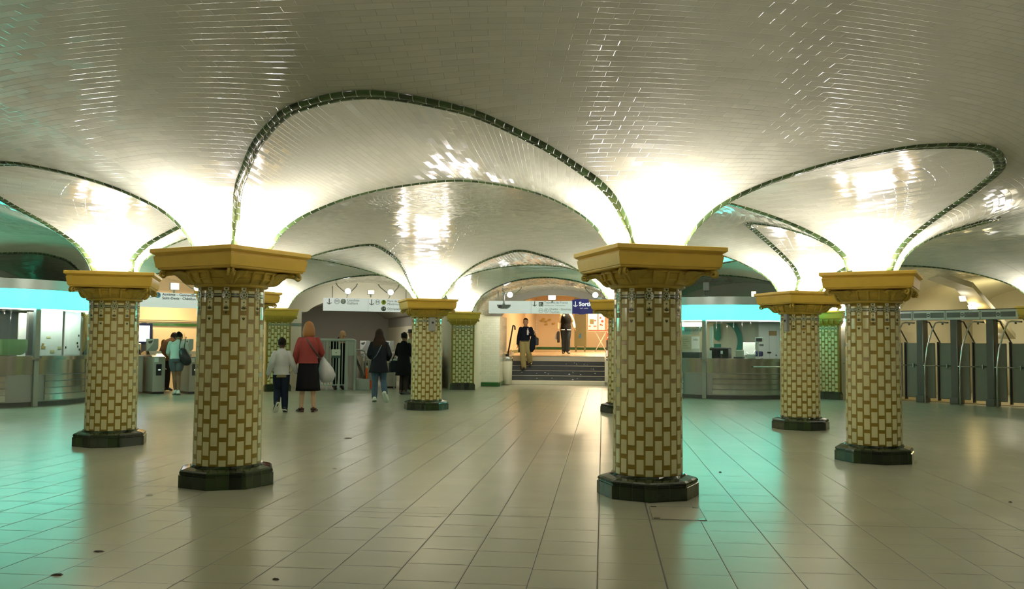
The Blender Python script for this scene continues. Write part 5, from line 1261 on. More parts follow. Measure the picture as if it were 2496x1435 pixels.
LIT = [(848, 1068, 'brown crumpled leaf of litter on the floor right of the big left column', .055), (817, 1142, 'small pale scrap on the floor between the two nearest columns', .03), (240, 1344, 'dark oval stain-like scrap near the left edge of the floor', .035), (141, 1401, 'dark flat scrap in the lower left corner of the floor', .035), (673, 1412, 'dark small chip on the floor at the bottom, left of centre', .022), (365, 1207, 'white scrap of paper on the floor left of the big left column base', .03), (1755, 1151, 'dark dot of gum on the teal lit floor right of the nearest column', .016), (2462, 1224, 'dark speck on the floor near the right edge', .02)]
m_lit = mat('dark litter', (.05, .04, .03), .7); m_litp = mat('pale litter', (.6, .58, .5), .7)
for i, (px, py, lb, r_) in enumerate(LIT):
    o = empty('litter_scrap', gp(px, py)); tag(o, lb, 'litter'); b = MB(); n_ = 9; random.seed(i)
    P = [(r_*(.7+.5*random.random())*cos(2*pi*k/n_), r_*.6*(.7+.5*random.random())*sin(2*pi*k/n_)) for k in range(n_)]
    b.add([(x, y, .001) for x, y in P]+[(x*.55, y*.55, .006+.004*random.random()) for x, y in P], [tuple(range(n_, 2*n_))]+[(k, (k+1) % n_, n_+(k+1) % n_, n_+k) for k in range(n_)]); b.build('scrap', m_litp if 'white' in lb or 'pale' in lb else m_lit, o)
# ================================================================== PEOPLE
V = Vector
def sph(mb, c, r, n=10, mi=0):
    r = r if isinstance(r, (tuple, list)) else (r, r, r); bm = bmesh.new(); bmesh.ops.create_uvsphere(bm, u_segments=n*2, v_segments=n, radius=1)
    for v in bm.verts: v.co = V((c[0]+v.co.x*r[0], c[1]+v.co.y*r[1], c[2]+v.co.z*r[2]))
    mb.bm(bm, mi, None, True)
def limb(mb, pts, rad, n=12):
    """tapered limb through joints; extra rings give it muscle"""
    P = [V(p) for p in pts]; out = []; R = []
    for i in range(len(P)-1):
        for s in (0, .25, .5, .75): out.append(P[i].lerp(P[i+1], s)); r = rad[i]+(rad[i+1]-rad[i])*s; R.append(r*(1+.07*sin(pi*s)))
    out.append(P[-1]); R.append(rad[-1]); mb.tube(out, R, n)
    for p, r in zip(P, rad): sph(mb, p, r*.98, 7)
def spine(mb, rows, n=20, ax=(1, 0, 0), cap=True, sq_=1.0):
    """loft of ellipses along a spine: rows of (point, rx, ry)"""
    P = [V(r[0]) for r in rows]; ax = V(ax).normalized(); vs = []
    for i, (p, rx, ry) in enumerate(rows):
        t = (P[min(i+1, len(P)-1)]-P[max(i-1, 0)]).normalized(); x = (ax-t*ax.dot(t)).normalized(); y = t.cross(x)
        for k in range(n):
            a = 2*pi*k/n; c_, s_ = cos(a), sin(a)
            if sq_ != 1: c_ = math.copysign(abs(c_)**sq_, c_); s_ = math.copysign(abs(s_)**sq_, s_)
            vs.append(P[i]+x*(rx*c_)+y*(ry*s_))
    m = len(P); fs = [(i*n+k, i*n+(k+1) % n, (i+1)*n+(k+1) % n, (i+1)*n+k) for i in range(m-1) for k in range(n)]
    if cap: fs += [tuple(range(n))[::-1], tuple((m-1)*n+k for k in range(n))]
    mb.add(vs, fs, 0, True)
def fuse(mb, name, m, parent, voxel=.010, smooth=3):
    """melt overlapping closed pieces into one continuous skin"""
    o = mb.build('tmp', m); md = o.modifiers.new('r', 'REMESH'); md.mode = 'VOXEL'; md.voxel_size = voxel; md.use_smooth_shade = True
    if smooth: sm = o.modifiers.new('s', 'SMOOTH'); sm.iterations = smooth; sm.factor = .5
    dg = bpy.context.evaluated_depsgraph_get(); dg.update(); me = bpy.data.meshes.new_from_object(o.evaluated_get(dg)); me.name = name
    old = o.data; bpy.data.objects.remove(o); bpy.data.meshes.remove(old)
    q = bpy.data.objects.new(name, me); link(q); q.parent = parent
    return q
def hand(mb, w, d, th, up, curl=.5, s=1.0):
    """palm, four unequal bent fingers and a side thumb; d = pointing, th = thumb side, up = back of the hand"""
    w, d, th, up = V(w), V(d).normalized(), V(th).normalized(), V(up).normalized()
    spine(mb, [(w-d*.01, .020*s, .017*s), (w+d*.03*s, .034*s, .016*s), (w+d*.065*s, .040*s, .014*s), (w+d*.088*s, .036*s, .011*s)], 12, th)
    for i, (off, ln) in enumerate(((.028, .068), (.010, .078), (-.009, .072), (-.026, .055))):
        p = w+d*.082*s+th*off*s; q = p+(d*cos(curl*.6)-up*sin(curl*.6))*(ln*.5*s); r = q+(d*cos(curl*1.5)-up*sin(curl*1.5))*(ln*.5*s)
        mb.tube([p-d*.02, p, q, r], [.0095*s, .0092*s, .0085*s, .0072*s], 7); sph(mb, r, .0072*s, 5)
    p = w+d*.022*s+th*.026*s; q = p+(d*.7+th*.75).normalized()*.036*s; r = q+(d*.95+th*.15-up*.3).normalized()*.030*s
    mb.tube([p-d*.01, p, q, r], [.013*s, .0125*s, .011*s, .0085*s], 7); sph(mb, r, .0085*s, 5)
def head(mb, h, f, s=1.0, face_=True):
    """skull, jaw, nose, ears; f = where the face looks"""
    h, f = V(h), V(f).normalized(); x = f.cross(V((0, 0, 1))).normalized(); up = x.cross(f)
    q = lambda a, b, c: h+x*a*s+f*b*s+up*c*s
    spine(mb, [(q(0, -.012, -.115), .035*s, .035*s), (q(0, .018, -.112), .038*s, .045*s), (q(0, .022, -.085), .056*s, .072*s), (q(0, .014, -.045), .068*s, .088*s), (q(0, .004, .0), .074*s, .096*s), (q(0, -.006, .045), .074*s, .096*s), (q(0, -.008, .082), .060*s, .078*s), (q(0, -.008, .105), .034*s, .044*s), (q(0, -.008, .114), .008*s, .01*s)], 20, x)
    for sg in (-1, 1): sph(mb, q(sg*.076, -.008, -.012), (.012*s, .018*s, .030*s), 6)
    if face_:
        mb.tube([q(0, .088, .022), q(0, .104, -.008), q(0, .112, -.030), q(0, .095, -.040)], [.008*s, .011*s, .015*s, .010*s], 8)
        sph(mb, q(0, .083, .032), (.05*s, .02*s, .012*s), 6); sph(mb, q(0, .088, -.066), (.026*s, .014*s, .008*s), 6); sph(mb, q(0, .084, -.098), (.022*s, .018*s, .016*s), 6)
    return q
def face_marks(q, parent, s=1.0, brow=True):
    m_e = m_black
    for sg in (-1, 1):
        b = MB(); sph(b, q(sg*.030, .086, .008), (.011*s, .008*s, .006*s), 5); b.build('eye', m_e, parent)
        if brow: b = MB(); b.tube([q(sg*.014, .095, .027), q(sg*.032, .092, .031), q(sg*.048, .080, .025)], .0045*s, 6); b.build('eyebrow', m_hairk, parent)
    b = MB(); b.tube([q(-.024, .090, -.066), q(0, .100, -.064), q(.024, .090, -.066)], .005*s, 6); b.build('mouth', m_lip, parent)
m_hairk = mat('black brown hair', (.010, .007, .005), .7, bump=.5, scale=60, spec=.12); m_lip = mat('lips', (.30, .10, .07), .5)
SKIN = lambda n, c: mat(n, c, .5)
sk_dark = SKIN('dark brown skin', (.085, .042, .022)); sk_brown = SKIN('brown skin', (.22, .115, .055)); sk_fair = SKIN('fair skin', (.54, .37, .26)); sk_pink = SKIN('ruddy skin', (.60, .30, .17)); sk_tan = SKIN('tan skin', (.42, .22, .12))
def cloth(n, c, var=.12): return mat(n, c, .9, var=var, scale=14, bump=.12, spec=.12)
class Person:
    def __init__(s, loc, rz, H, skin, label, group=None, foot=None):
        s.k = H/1.70; s.root = empty('person', loc, rz); s.skin = skin; tag(s.root, label, 'person', group); s.b = MB()
        k = s.k
        s.J = dict(pel=(0, 0, .93), wai=(0, 0, 1.06), che=(0, 0, 1.27), nek=(0, 0, 1.43), hed=(0, .02, 1.585), LS=(-.158, 0, 1.365), RS=(.158, 0, 1.365), LE=(-.205, -.03, 1.11), LW=(-.215, .03, .87), RE=(.205, -.03, 1.11), RW=(.215, .03, .87),
                   LH=(-.09, 0, .90), RH=(.09, 0, .90), LK=(-.095, .01, .49), RK=(.095, .01, .49), LA=(-.095, -.02, .085), RA=(.095, -.02, .085), LT=(-.11, .15, .03), RT=(.11, .15, .03))
        s.look = V((0, 1, 0))
    def set(s, **kw): s.J.update(kw); return s
    def p(s, n): return V(s.J[n])*s.k
    def body(s, fingers=True, face_=True, voxel=.0075, curl=.55, lg=.80):
        k = s.k; b = s.b; p = s.p; ax = (p('RS')-p('LS'))
        spine(b, [(p('pel')-(p('wai')-p('pel')).normalized()*.10*k, .10*k, .085*k), (p('pel'), .150*k, .105*k), (p('wai'), .125*k, .088*k), (p('wai').lerp(p('che'), .6), .143*k, .10*k), (p('che'), .155*k, .105*k), (p('che').lerp(p('nek'), .6), .13*k, .08*k), (p('nek'), .062*k, .060*k), (p('nek').lerp(p('hed'), .45), .052*k, .055*k), (p('nek').lerp(p('hed'), .7), .05*k, .055*k)], 20, ax)
        for a in 'LR':
            limb(b, [p(a+'S'), p(a+'E'), p(a+'W')], [.052*k, .040*k, .026*k])
            d = (p(a+'W')-p(a+'E')).normalized(); side = V((1 if a == 'L' else -1, 0, 0)); fw = V((0, 1, 0)); t_ = (fw-d*fw.dot(d)).normalized() if abs(d.y) < .9 else V((0, 0, 1)); u_ = t_.cross(d)*(1 if a == 'R' else -1)
            hd = s.J.get(a+'D'); hd = V(hd) if hd else d
            hand(b, p(a+'W'), hd, t_, u_, curl, k)
            limb(b, [p(a+'H'), p(a+'K'), p(a+'A')], [.082*k*lg, .056*k*lg, .040*k*min(1, lg+.1)]); m_ = p(a+'K').lerp(p(a+'A'), .3)
            if lg == 1: sph(b, m_+V((0, -.012*k, 0)), (.055*k, .058*k, .10*k), 7)
            f = (p(a+'T')-p(a+'A')); b.tube([p(a+'A')-f*.18+V((0, 0, -.02*k)), p(a+'A')+f*.3, p(a+'A')+f*.75, p(a+'T')], [.034*k, .040*k, .038*k, .025*k], 10)
        s.q = head(b, p('hed'), s.look, k*1.06, face_)
        o = fuse(b, 'body', s.skin, s.root, voxel, 3)
        return s
    def top(s, m, name='jacket', off=.018, hem=.86, sleeves=True, flare=0.0, slv=.016, collar=True, wrist=1.0, voxel=.011, cut=None):
        k = s.k; b = MB(); p = s.p; ax = p('RS')-p('LS'); sp = (p('pel')-p('wai')).normalized(); dz = (.93-hem)*k
        rows = []
        n = max(1, int(dz/.06)+1)
        for i in range(n, 0, -1):
            f = i/n; rows.append((p('pel')+sp*dz*f, (.150+flare*f)*k+off, (.112+flare*.7*f)*k+off))
        rows += [(p('pel'), .152*k+off, .110*k+off), (p('wai'), .134*k+off, .098*k+off), (p('wai').lerp(p('che'), .6), .148*k+off, .108*k+off), (p('che'), .156*k+off*.8, .110*k+off*.9), (p('che').lerp(p('nek'), .45), .152*k+off*.6, .10*k+off*.8), (p('che').lerp(p('nek'), .80), .112*k+off*.6, .078*k+off*.7), (p('nek'), .066*k+off*.6, .064*k+off*.6)]
        if collar: rows.append((p('nek').lerp(p('hed'), .22), .058*k+off*.5, .058*k+off*.5))
        spine(b, rows, 22, ax)
        if sleeves:
            for a in 'LR':
                w = p(a+'E').lerp(p(a+'W'), wrist*.97); limb(b, [p(a+'S'), p(a+'E'), w], [.050*k+slv*.40, .044*k+slv*.62, .034*k+slv*.65])
        return fuse(b, name, m, s.root, voxel, 3)
    def legs(s, m, name='trousers', off=.014, ankle=.95, hipz=1.0, voxel=.011):
        k = s.k; b = MB(); p = s.p; ax = p('RH')-p('LH')
        spine(b, [(p('pel')-V((0, 0, .07*k)), .13*k+off, .105*k+off), (p('pel'), .152*k+off, .110*k+off), (p('pel').lerp(p('wai'), hipz*.6), .142*k+off, .10*k+off)], 20, (1, 0, 0))
        for a in 'LR':
            e = p(a+'K').lerp(p(a+'A'), ankle) if ankle >= 0 else p(a+'H').lerp(p(a+'K'), 1+ankle)
            pts = [p(a+'H'), p(a+'K'), e] if ankle >= 0 else [p(a+'H'), e]
            limb(b, pts, [.090*k+off, .062*k+off, .052*k+off] if ankle >= 0 else [.090*k+off, .078*k+off])
        return fuse(b, name, m, s.root, voxel, 3)
    def skirt(s, m, z0, z1, r0=.15, r1=.20, name='skirt'):
        k = s.k; b = MB(); p0 = s.p('pel'); rows = []
        for i in range(9):
            f = i/8; z = z1+(z0-z1)*f; rows.append((V((p0.x*(1-f), p0.y*(1-f), z*k)), (r0+(r1-r0)*f**.8)*k, ((r0+(r1-r0)*f**.8)*.78)*k))
        P = rows; n = 40; vs = []
        for i, (c, rx, ry) in enumerate(P):
            for q in range(n):
                a = 2*pi*q/n; w = 1+.03*(i/8)*sin(a*9+i*.2); vs.append(c+V((rx*cos(a)*w, ry*sin(a)*w, 0)))
        fs = [(i*n+q, (i+1)*n+q, (i+1)*n+(q+1) % n, i*n+(q+1) % n) for i in range(8) for q in range(n)]+[tuple(range(n)), tuple(8*n+q for q in range(n))[::-1]]
        b.add(vs, fs, 0, True); return b.build(name, m, s.root)
    def shoes(s, m, ms=None, off=.010, name='shoe'):
        k = s.k
        for a in 'LR':
            b = MB(); A, T = s.p(a+'A'), s.p(a+'T'); f = T-A; l = f.length; d = f.normalized(); side = d.cross(V((0, 0, 1))).normalized(); up = side.cross(d)
            h = A-d*.055*k-up*.0; heel = A-d*.05*k-V((0, 0, 0))
            spine(b, [(A-d*.075*k-up*.02*k, .028*k, .030*k), (A-d*.05*k-up*.015*k, .038*k+off*.5, .048*k), (A+d*.01*k-up*.01*k, .042*k+off*.5, .052*k), (A+f*.45, .046*k+off*.5, .042*k), (A+f*.8, .050*k+off*.5, .034*k), (T+d*.03*k, .042*k, .026*k), (T+d*.055*k, .018*k, .014*k)], 14, side)
            o = b.build(name, m, s.root)
            if ms:
                b = MB(); P = []
                for t, w in ((-.075, .028), (-.04, .042), (.05, .044), (l/k*.8, .052), (l/k+.03, .044), (l/k+.058, .016)): P.append((t*k, w*k+off*.4))
                dn = -.052*k; vs = []
                for lv in (0, -.016*k):
                    for t, w in P:
                        z_ = -.045*k*(1-max(0, min(1, t/l)))-.026*k*max(0, min(1, t/l))
                        for sg in (-1, 1): vs.append(A+d*t+up*(z_+lv)+side*(sg*w))
                n = len(P); fs = []
                for i in range(n-1):
                    a0 = i*2; fs += [(a0, a0+1, a0+3, a0+2)[::-1], (2*n+a0, 2*n+a0+1, 2*n+a0+3, 2*n+a0+2), (a0, a0+2, 2*n+a0+2, 2*n+a0), (a0+1, 2*n+a0+1, 2*n+a0+3, a0+3)]
                fs += [(0, 2*n, 2*n+1, 1), (2*n-2, 2*n-1, 4*n-1, 4*n-2)]
                b.add(vs, fs); fixn(b.build('sole', ms, o))
        return s
    def hair(s, m, style='short', name='hair'):
        k = s.k; b = MB(); q = s.q; h = s.p('hed'); f = s.look.normalized(); x = f.cross(V((0, 0, 1))).normalized()
        Q = lambda a, b_, c: q(a, b_, c)
        e = {'short': .010, 'round': .018, 'bob': .020, 'long': .024, 'bun': .012, 'fringe': .006}[style]
        rows = [(Q(0, -.030, -.035), (.066+e)*k, (.066+e)*k), (Q(0, -.026, .0), (.073+e)*k, (.078+e)*k), (Q(0, -.016, .045), (.075+e)*k, (.092+e)*k), (Q(0, -.012, .082), (.064+e)*k, (.080+e)*k), (Q(0, -.012, .108+e*.5), (.040+e*.8)*k, (.050+e*.8)*k), (Q(0, -.012, .118+e), .014*k, .016*k)]
        if style == 'fringe':
            rows = [(Q(0, -.055, -.05), (.062)*k, (.040)*k), (Q(0, -.052, -.01), (.074)*k, (.050)*k)]
        spine(b, rows, 20, x)
        if style == 'bob': spine(b, [(Q(0, -.028, -.155), .074*k, .060*k), (Q(0, -.030, -.135), .110*k, .085*k), (Q(0, -.026, -.09), .122*k, .100*k), (Q(0, -.022, -.03), .116*k, .104*k), (Q(0, -.018, .03), .104*k, .106*k), (Q(0, -.014, .08), .078*k, .090*k)], 20, x)
        if style == 'long':
            spine(b, [(Q(.01, -.085, -.36), .085*k, .03*k), (Q(.005, -.085, -.32), .125*k, .045*k), (Q(0, -.08, -.24), .145*k, .06*k), (Q(0, -.06, -.15), .135*k, .075*k), (Q(0, -.04, -.06), .115*k, .095*k), (Q(0, -.02, .02), .10*k, .10*k)], 20, x)
            for i in range(16):
                a = i/15*2-1; b.tube([Q(a*.09, -.10, -.05), Q(a*.125, -.135+.03*a*a, -.15), Q(a*.12+.015*sin(i*2.1), -.14+.03*a*a, -.24), Q(a*.135+.02*sin(i*1.7), -.11, -.33-.03*(i % 3))], [.016*k, .022*k, .020*k, .009*k], 7)
        if style == 'bun': sph(b, Q(0, -.105, .065), (.05*k, .045*k, .045*k), 8)
        return fuse(b, name, m, s.root, .009, 2)
toward = lambda deg: radians(deg)
# heading helper: local +y is where the figure faces
def face_from(p, q): return atan2(q[1]-p[1], q[0]-p[0])-pi/2
away = lambda p: atan2(p[1], p[0])-pi/2            # straight away from the photographer
# ---- boy in white sweater, walking away, hand in hand
pb = gp(684, 1004); B1 = Person(pb, away(pb)+.05, 1.39, sk_dark, 'person: boy in white sweater and dark jeans walking away, holding a woman\'s hand')
B1.set(LK=(-.085, .10, .50), LA=(-.10, -.17, .20), LT=(-.13, -.10, .06), RK=(.085, .05, .49), RA=(.09, .0, .085), RT=(.12, .15, .03), LE=(-.235, -.05, 1.12), LW=(-.29, .02, .88), RE=(.25, .0, 1.12), RW=(.34, .06, .92), LD=(-.05, .15, -1), RD=(.5, .2, -.8))
B1.body(); m_wsw = cloth('white knit sweater', (.52, .56, .60), .06)
B1.top(cloth('khaki undershirt', (.30, .27, .16)), 'undershirt', .012, .80, False, 0, collar=False); B1.top(m_wsw, 'sweater', .030, .86, True, .012, slv=.026)
B1.legs(cloth('dark navy denim', (.012, .018, .035)), off=.016); B1.shoes(m_black, m_white); B1.hair(m_hairk, 'round')
# ---- woman in red cardigan
pw = gp(749, 1003); W1 = Person(pw, away(pw)-.02, 1.70, sk_fair, 'person: woman with copper bob, red cardigan and long black skirt, seen from behind')
W1.set(LK=(-.10, .04, .49), LA=(-.115, -.04, .085), LT=(-.16, .11, .03), RK=(.10, .02, .49), RA=(.115, -.0, .085), RT=(.14, .15, .03), LE=(-.225, -.03, 1.12), LW=(-.27, .05, .88), RE=(.25, .04, 1.13), RW=(.22, .24, 1.06), LD=(-.25, .15, -1), RD=(-.3, .9, .0))
W1.body(lg=1); m_red = cloth('red wool cardigan', (.21, .042, .040), .10)
W1.top(m_red, 'cardigan', .034, .92, True, .02, slv=.026); W1.skirt(cloth('black skirt', (.008, .008, .010)), .40, 1.0, .165, .232); W1.hair(mat('copper hair', (.22, .088, .014), .5, bump=.4, scale=70), 'bob')
m_sand = mat('dark red sandal leather', (.07, .015, .012), .5)
for a in 'LR':
    A, T = W1.p(a+'A'), W1.p(a+'T'); b = MB(); f = (T-A); d = V((f.x, f.y, 0)).normalized(); sd = V((d.y, -d.x, 0))
    b.prism([( (A+d*t+sd*w).x, (A+d*t+sd*w).y) for t, w in ((-.08, -.03), (.05, -.045), (.19, -.05), (.225, 0), (.19, .05), (.05, .045), (-.08, .03))], 0.0, .032); so = b.build('sandal', m_sand, W1.root)
    b = MB(); b.tube([A+V((.05*cos(t), .055*sin(t), -.02)) for t in np.linspace(0, 2*pi, 14)], .011, 6); b.tube([A+sd*.052+d*.10+V((0, 0, -.06)), A+d*.12+V((0, 0, -.015)), A-sd*.052+d*.10+V((0, 0, -.06))], .013, 6); b.tube([A-sd*.05+V((0, 0, -.05)), A+V((0, 0, 0))-d*.05, A+sd*.05+V((0, 0, -.05))], .012, 6); b.build('strap', m_sand, so)
def carried(name, P, label, cat): t = empty(name, P.root.location, P.root.rotation_euler.z); tag(t, label, cat); return t
bg = carried('shoulder_bag', W1, 'thin dark red bag strap crossing the back of the red cardigan', 'bag')
b = MB(); b.tube([(-.10, .07, 1.455), (-.07, -.05, 1.44), (.0, -.148, 1.33), (.10, -.160, 1.18), (.19, -.10, 1.06), (.23, .02, 1.0), (.22, .12, .98)], [(.018, .007)]*7, 8); b.build('strap', mat('dark red leather', (.045, .012, .012), .5), bg)
b = MB(); b.bbox((.12, .16, .82), (.25, .26, 1.02), .03); b.build('pouch', mat('dark red leather pouch', (.045, .012, .012), .5), bg)
pb_ = carried('plastic_bag', W1, 'full whitish plastic carrier bag hanging at the red cardigan woman\'s right side', 'bag')
b = MB(); n = 26
rows = [(V((.25, .20, 1.04)), .03, .03), (V((.27, .18, .98)), .055, .045), (V((.30, .15, .90)), .095, .07), (V((.335, .13, .80)), .135, .10), (V((.36, .12, .70)), .155, .12), (V((.355, .12, .62)), .14, .11), (V((.34, .12, .565)), .085, .07), (V((.33, .12, .555)), .02, .02)]
vs = []
for i, (c, rx, ry) in enumerate(rows):
    for q in range(n):
        a = 2*pi*q/n; w = 1+.07*sin(a*5+i*.8)+.05*sin(a*11-i*1.3); vs.append(c+V((rx*cos(a)*w, ry*sin(a)*w, .012*sin(a*3+i))))
b.add(vs, [(i*n+q, (i+1)*n+q, (i+1)*n+(q+1) % n, i*n+(q+1) % n) for i in range(len(rows)-1) for q in range(n)]+[tuple(range(n)), tuple((len(rows)-1)*n+q for q in range(n))[::-1]], 0, True)
m_pb = mat('whitish thin plastic', (.50, .53, .58), .3, var=.1, scale=9); b.build('bag', m_pb, pb_)
b = MB(); b.tube([(.24, .22, 1.03), (.22, .25, 1.10), (.21, .27, 1.13), (.23, .30, 1.09), (.26, .20, 1.03)], .012, 7); b.build('handle', m_pb, pb_)
# ---- woman in dark jacket and jeans
p3 = gp(922, 979); W2 = Person(p3, away(p3)+.03, 1.61, sk_fair, 'person: woman with long dark wavy hair, black jacket and blue jeans, walking away')
W2.set(LK=(-.085, .05, .49), LA=(-.09, .02, .085), LT=(-.09, .17, .03), RK=(.11, .06, .50), RA=(.15, -.22, .20), RT=(.20, -.14, .065), LE=(-.235, .0, 1.12), LW=(-.19, .20, 1.04), RE=(.25, -.02, 1.11), RW=(.22, .18, 1.0), hed=(0, .03, 1.58))
W2.body(face_=False); m_blk = cloth('black jacket cloth', (.009, .012, .016)); W2.top(m_blk, 'jacket', .034, .69, True, .055, slv=.026); W2.legs(cloth('mid blue denim', (.055, .095, .14), .2), off=.012); W2.shoes(m_white, m_white)
W2.hair(mat('dark brown wavy hair', (.016, .008, .005), .6, bump=.4, scale=60, spec=.15), 'long')
bg = carried('crossbody_strap', W2, 'thin pale strap across the back of the black jacket', 'strap')
b = MB(); b.tube([(.05, -.157, 1.27), (0, -.170, 1.16), (-.06, -.172, 1.04), (-.13, -.160, .96)], [(.009, .005)]*4, 6); b.build('strap', mat('pale strap', (.22, .26, .32), .5), bg)
# ---- figure in long black coat
p4 = gp(983, 961); W3 = Person(p4, away(p4)-.5, 1.58, sk_brown, 'person: figure in long black coat and dark stockings standing beside the small column')
W3.set(LK=(-.07, .04, .49), LA=(-.07, .0, .085), RK=(.07, .02, .49), RA=(.075, -.04, .085), LT=(-.10, .17, .03), RT=(.11, .13, .03), LE=(-.24, .02, 1.12), LW=(-.16, .22, 1.04), RE=(.22, .05, 1.1), RW=(.12, .24, 1.06), hed=(0, .03, 1.58))
W3.body(face_=False); W3.top(cloth('long black coat', (.006, .006, .007)), 'coat', .03, .52, True, .06, slv=.024); W3.legs(cloth('dark stockings', (.022, .017, .015)), 'stockings', .004); W3.shoes(mat('brown leather shoe', (.06, .028, .018), .4), m_dmetal); W3.hair(m_hairk, 'bun')
bg = carried('black_handbag', W3, 'black handbag hanging at the left side of the long black coat', 'bag')
b = MB(); b.bbox((-.40, .0, .56), (-.20, .14, .86), .035); b.build('bag', m_blk, bg); b = MB(); b.tube([(-.38, .07, .85), (-.33, .10, 1.0), (-.25, .16, 1.05), (-.22, .07, .85)], .012, 7); b.build('handle', m_blk, bg)
# ---- man in beige jacket and dark cap behind
p5 = gp(1000, 951); M5 = Person(p5, away(p5)-.6, 1.66, sk_tan, 'person: man in pale beige jacket and black hat, half hidden behind the black coat')
M5.set(LE=(-.27, .05, 1.12), LW=(-.20, .26, 1.0), RE=(.25, .0, 1.1), LK=(-.1, .06, .49)); M5.body(face_=False); M5.top(cloth('pale beige jacket', (.36, .35, .22)), 'jacket', .04, .78, True, .02, slv=.03); M5.legs(cloth('dark trousers', (.02, .02, .022)), off=.02); M5.shoes(m_black)
b = MB(); q = M5.q; b.lathe([(.0, .0), (.13, .0), (.13, .012), (.095, .016), (.095, .07), (.08, .09), (0, .095)], 20); o = b.build('hat', m_black, M5.root); o.location = q(0, -.01, .055)
# ---- bald man in black leaning on the railing, facing us
l6 = CORR(bp(826, 830, CORR, 12.75)[0], 12.72); M6 = Person(l6, CORR.rot+pi+.12, 1.72, sk_pink, 'person: bald man in black clothes leaning over the grey guard railing')
M6.look = V((-.35, .75, -.55)); M6.set(wai=(0, .03, 1.06), che=(0, .11, 1.25), nek=(0, .20, 1.39), hed=(-.03, .29, 1.50), LS=(-.18, .14, 1.34), RS=(.18, .14, 1.34), LE=(-.25, .24, 1.14), LW=(-.10, .36, 1.30), RE=(.25, .22, 1.16), RW=(.12, .36, 1.31), LD=(.9, .3, .1), RD=(-.9, .3, .1))
M6.body(); face_marks(M6.q, M6.root, M6.k); m_blks = cloth('black suit cloth', (.007, .007, .008)); M6.top(m_blks, 'jacket', .03, .80, True, .01, slv=.024); M6.legs(m_blks, off=.02); M6.shoes(m_black)
# ---- woman in grey shorts at the turnstile
p7 = gp(428, 962); W7 = Person(p7, away(p7)-.05, 1.60, sk_brown, 'person: woman in white top and grey shorts bending forward at the turnstile')
W7.look = V((.15, .85, -.4)); W7.set(pel=(0, -.02, .93), wai=(0, .0, 1.06), che=(.01, .07, 1.25), nek=(.02, .15, 1.38), hed=(.04, .24, 1.50), LS=(-.165, .09, 1.345), RS=(.19, .09, 1.345), LE=(-.22, .14, 1.10), LW=(-.20, .34, 1.02), RE=(.26, .10, 1.09), RW=(.25, .26, .92), LK=(-.045, .04, .49), RK=(.06, .03, .50), LA=(-.01, .03, .085), RA=(.07, -.10, .085), LT=(-.05, .18, .03), RT=(.06, .06, .03))
W7.body(face_=False, lg=1); W7.top(cloth('white cotton top', (.55, .62, .58), .05), 'top', .022, .92, True, .0, slv=.022, wrist=.85); W7.legs(cloth('grey denim shorts', (.10, .115, .125)), 'shorts', .018, -.45); W7.shoes(m_white, m_white); W7.hair(m_hairk, 'bun')
bk_ = carried('black_rucksack', W7, 'black shoulder rucksack slung on the right side of the white top', 'bag')
b = MB(); spine(b, [(V((.13, -.14, 1.14)), .04, .03), (V((.14, -.16, 1.10)), .085, .06), (V((.17, -.17, .98)), .115, .085), (V((.22, -.17, .86)), .13, .09), (V((.27, -.15, .77)), .10, .075), (V((.29, -.14, .735)), .04, .03)], 18, (1, 0, -.3)); b.build('bag', mat('black nylon', (.008, .010, .013), .4), bk_)
for s_, x in ((0, .05), (1, .16)):
    b = MB(); b.tube([(x+.02, -.14, 1.12), (x+.02, -.115, 1.22), (x+.035, -.03, 1.36), (x+.04, .06, 1.42), (x+.05, .16, 1.40)], [(.012, .005)]*5, 7); b.build('strap', m_black, bk_)
b = MB(); b.bbox((.10, -.246, .99), (.125, -.236, 1.03), .003); b.build('buckle', m_steel, bk_)
# ---- man in brown jacket behind the turnstiles
l8 = TURN(bp(402, 850, TURN, 13.75)[0], 13.75); M8 = Person(l8, away(l8)-.7, 1.66, sk_dark, 'person: man in brown jacket stooping behind the validator post')
M8.look = V((.2, .8, -.5)); M8.set(wai=(0, .02, 1.06), che=(0, .14, 1.24), nek=(0, .25, 1.36), hed=(0, .36, 1.45), LS=(-.18, .16, 1.33), RS=(.18, .16, 1.33), LE=(-.24, .22, 1.08), RE=(.24, .24, 1.08), LW=(-.2, .4, .95), RW=(.18, .44, .98))
M8.body(face_=False); M8.top(cloth('brown jacket cloth', (.085, .045, .018)), 'jacket', .04, .80, True, .02, slv=.03); M8.legs(cloth('dark trousers cloth', (.02, .018, .016)), off=.02); M8.shoes(m_black); M8.hair(m_hairk, 'short')
# ---- man coming down the steps
x9 = bp(1281, 890, STAIR, 16.45)[0]; M9 = Person(STAIR(x9, 16.5, 0), STAIR.rot+pi-.05, 1.72, sk_tan, 'person: man in navy shirt and khaki trousers coming down the steps with a bottle')
dz = .438
u = lambda x, y, z: (x, y, z+dz/1.0118)
M9.look = V((.0, 1, -.18)); M9.set(**{k_: u(*v) for k_, v in dict(pel=(.02, .0, .95), wai=(.02, .02, 1.07), che=(0, .03, 1.28), nek=(0, .04, 1.43), hed=(0, .08, 1.575), LS=(-.168, .04, 1.365), RS=(.168, .04, 1.365), RE=(.235, -.02, 1.11), RW=(.255, .04, .85), LE=(-.235, .02, 1.15), LW=(-.13, .20, 1.20),
        LH=(-.075, 0, .92), RH=(.105, 0, .92), RK=(.085, .10, .53), RA=(.045, .05, .085), LK=(-.10, .02, .58), LA=(-.12, -.20, .24), RT=(.06, .22, .03), LT=(-.14, -.04, .185)).items()}); M9.J.update(RD=(.05, .1, -1), LD=(.35, .35, .85))
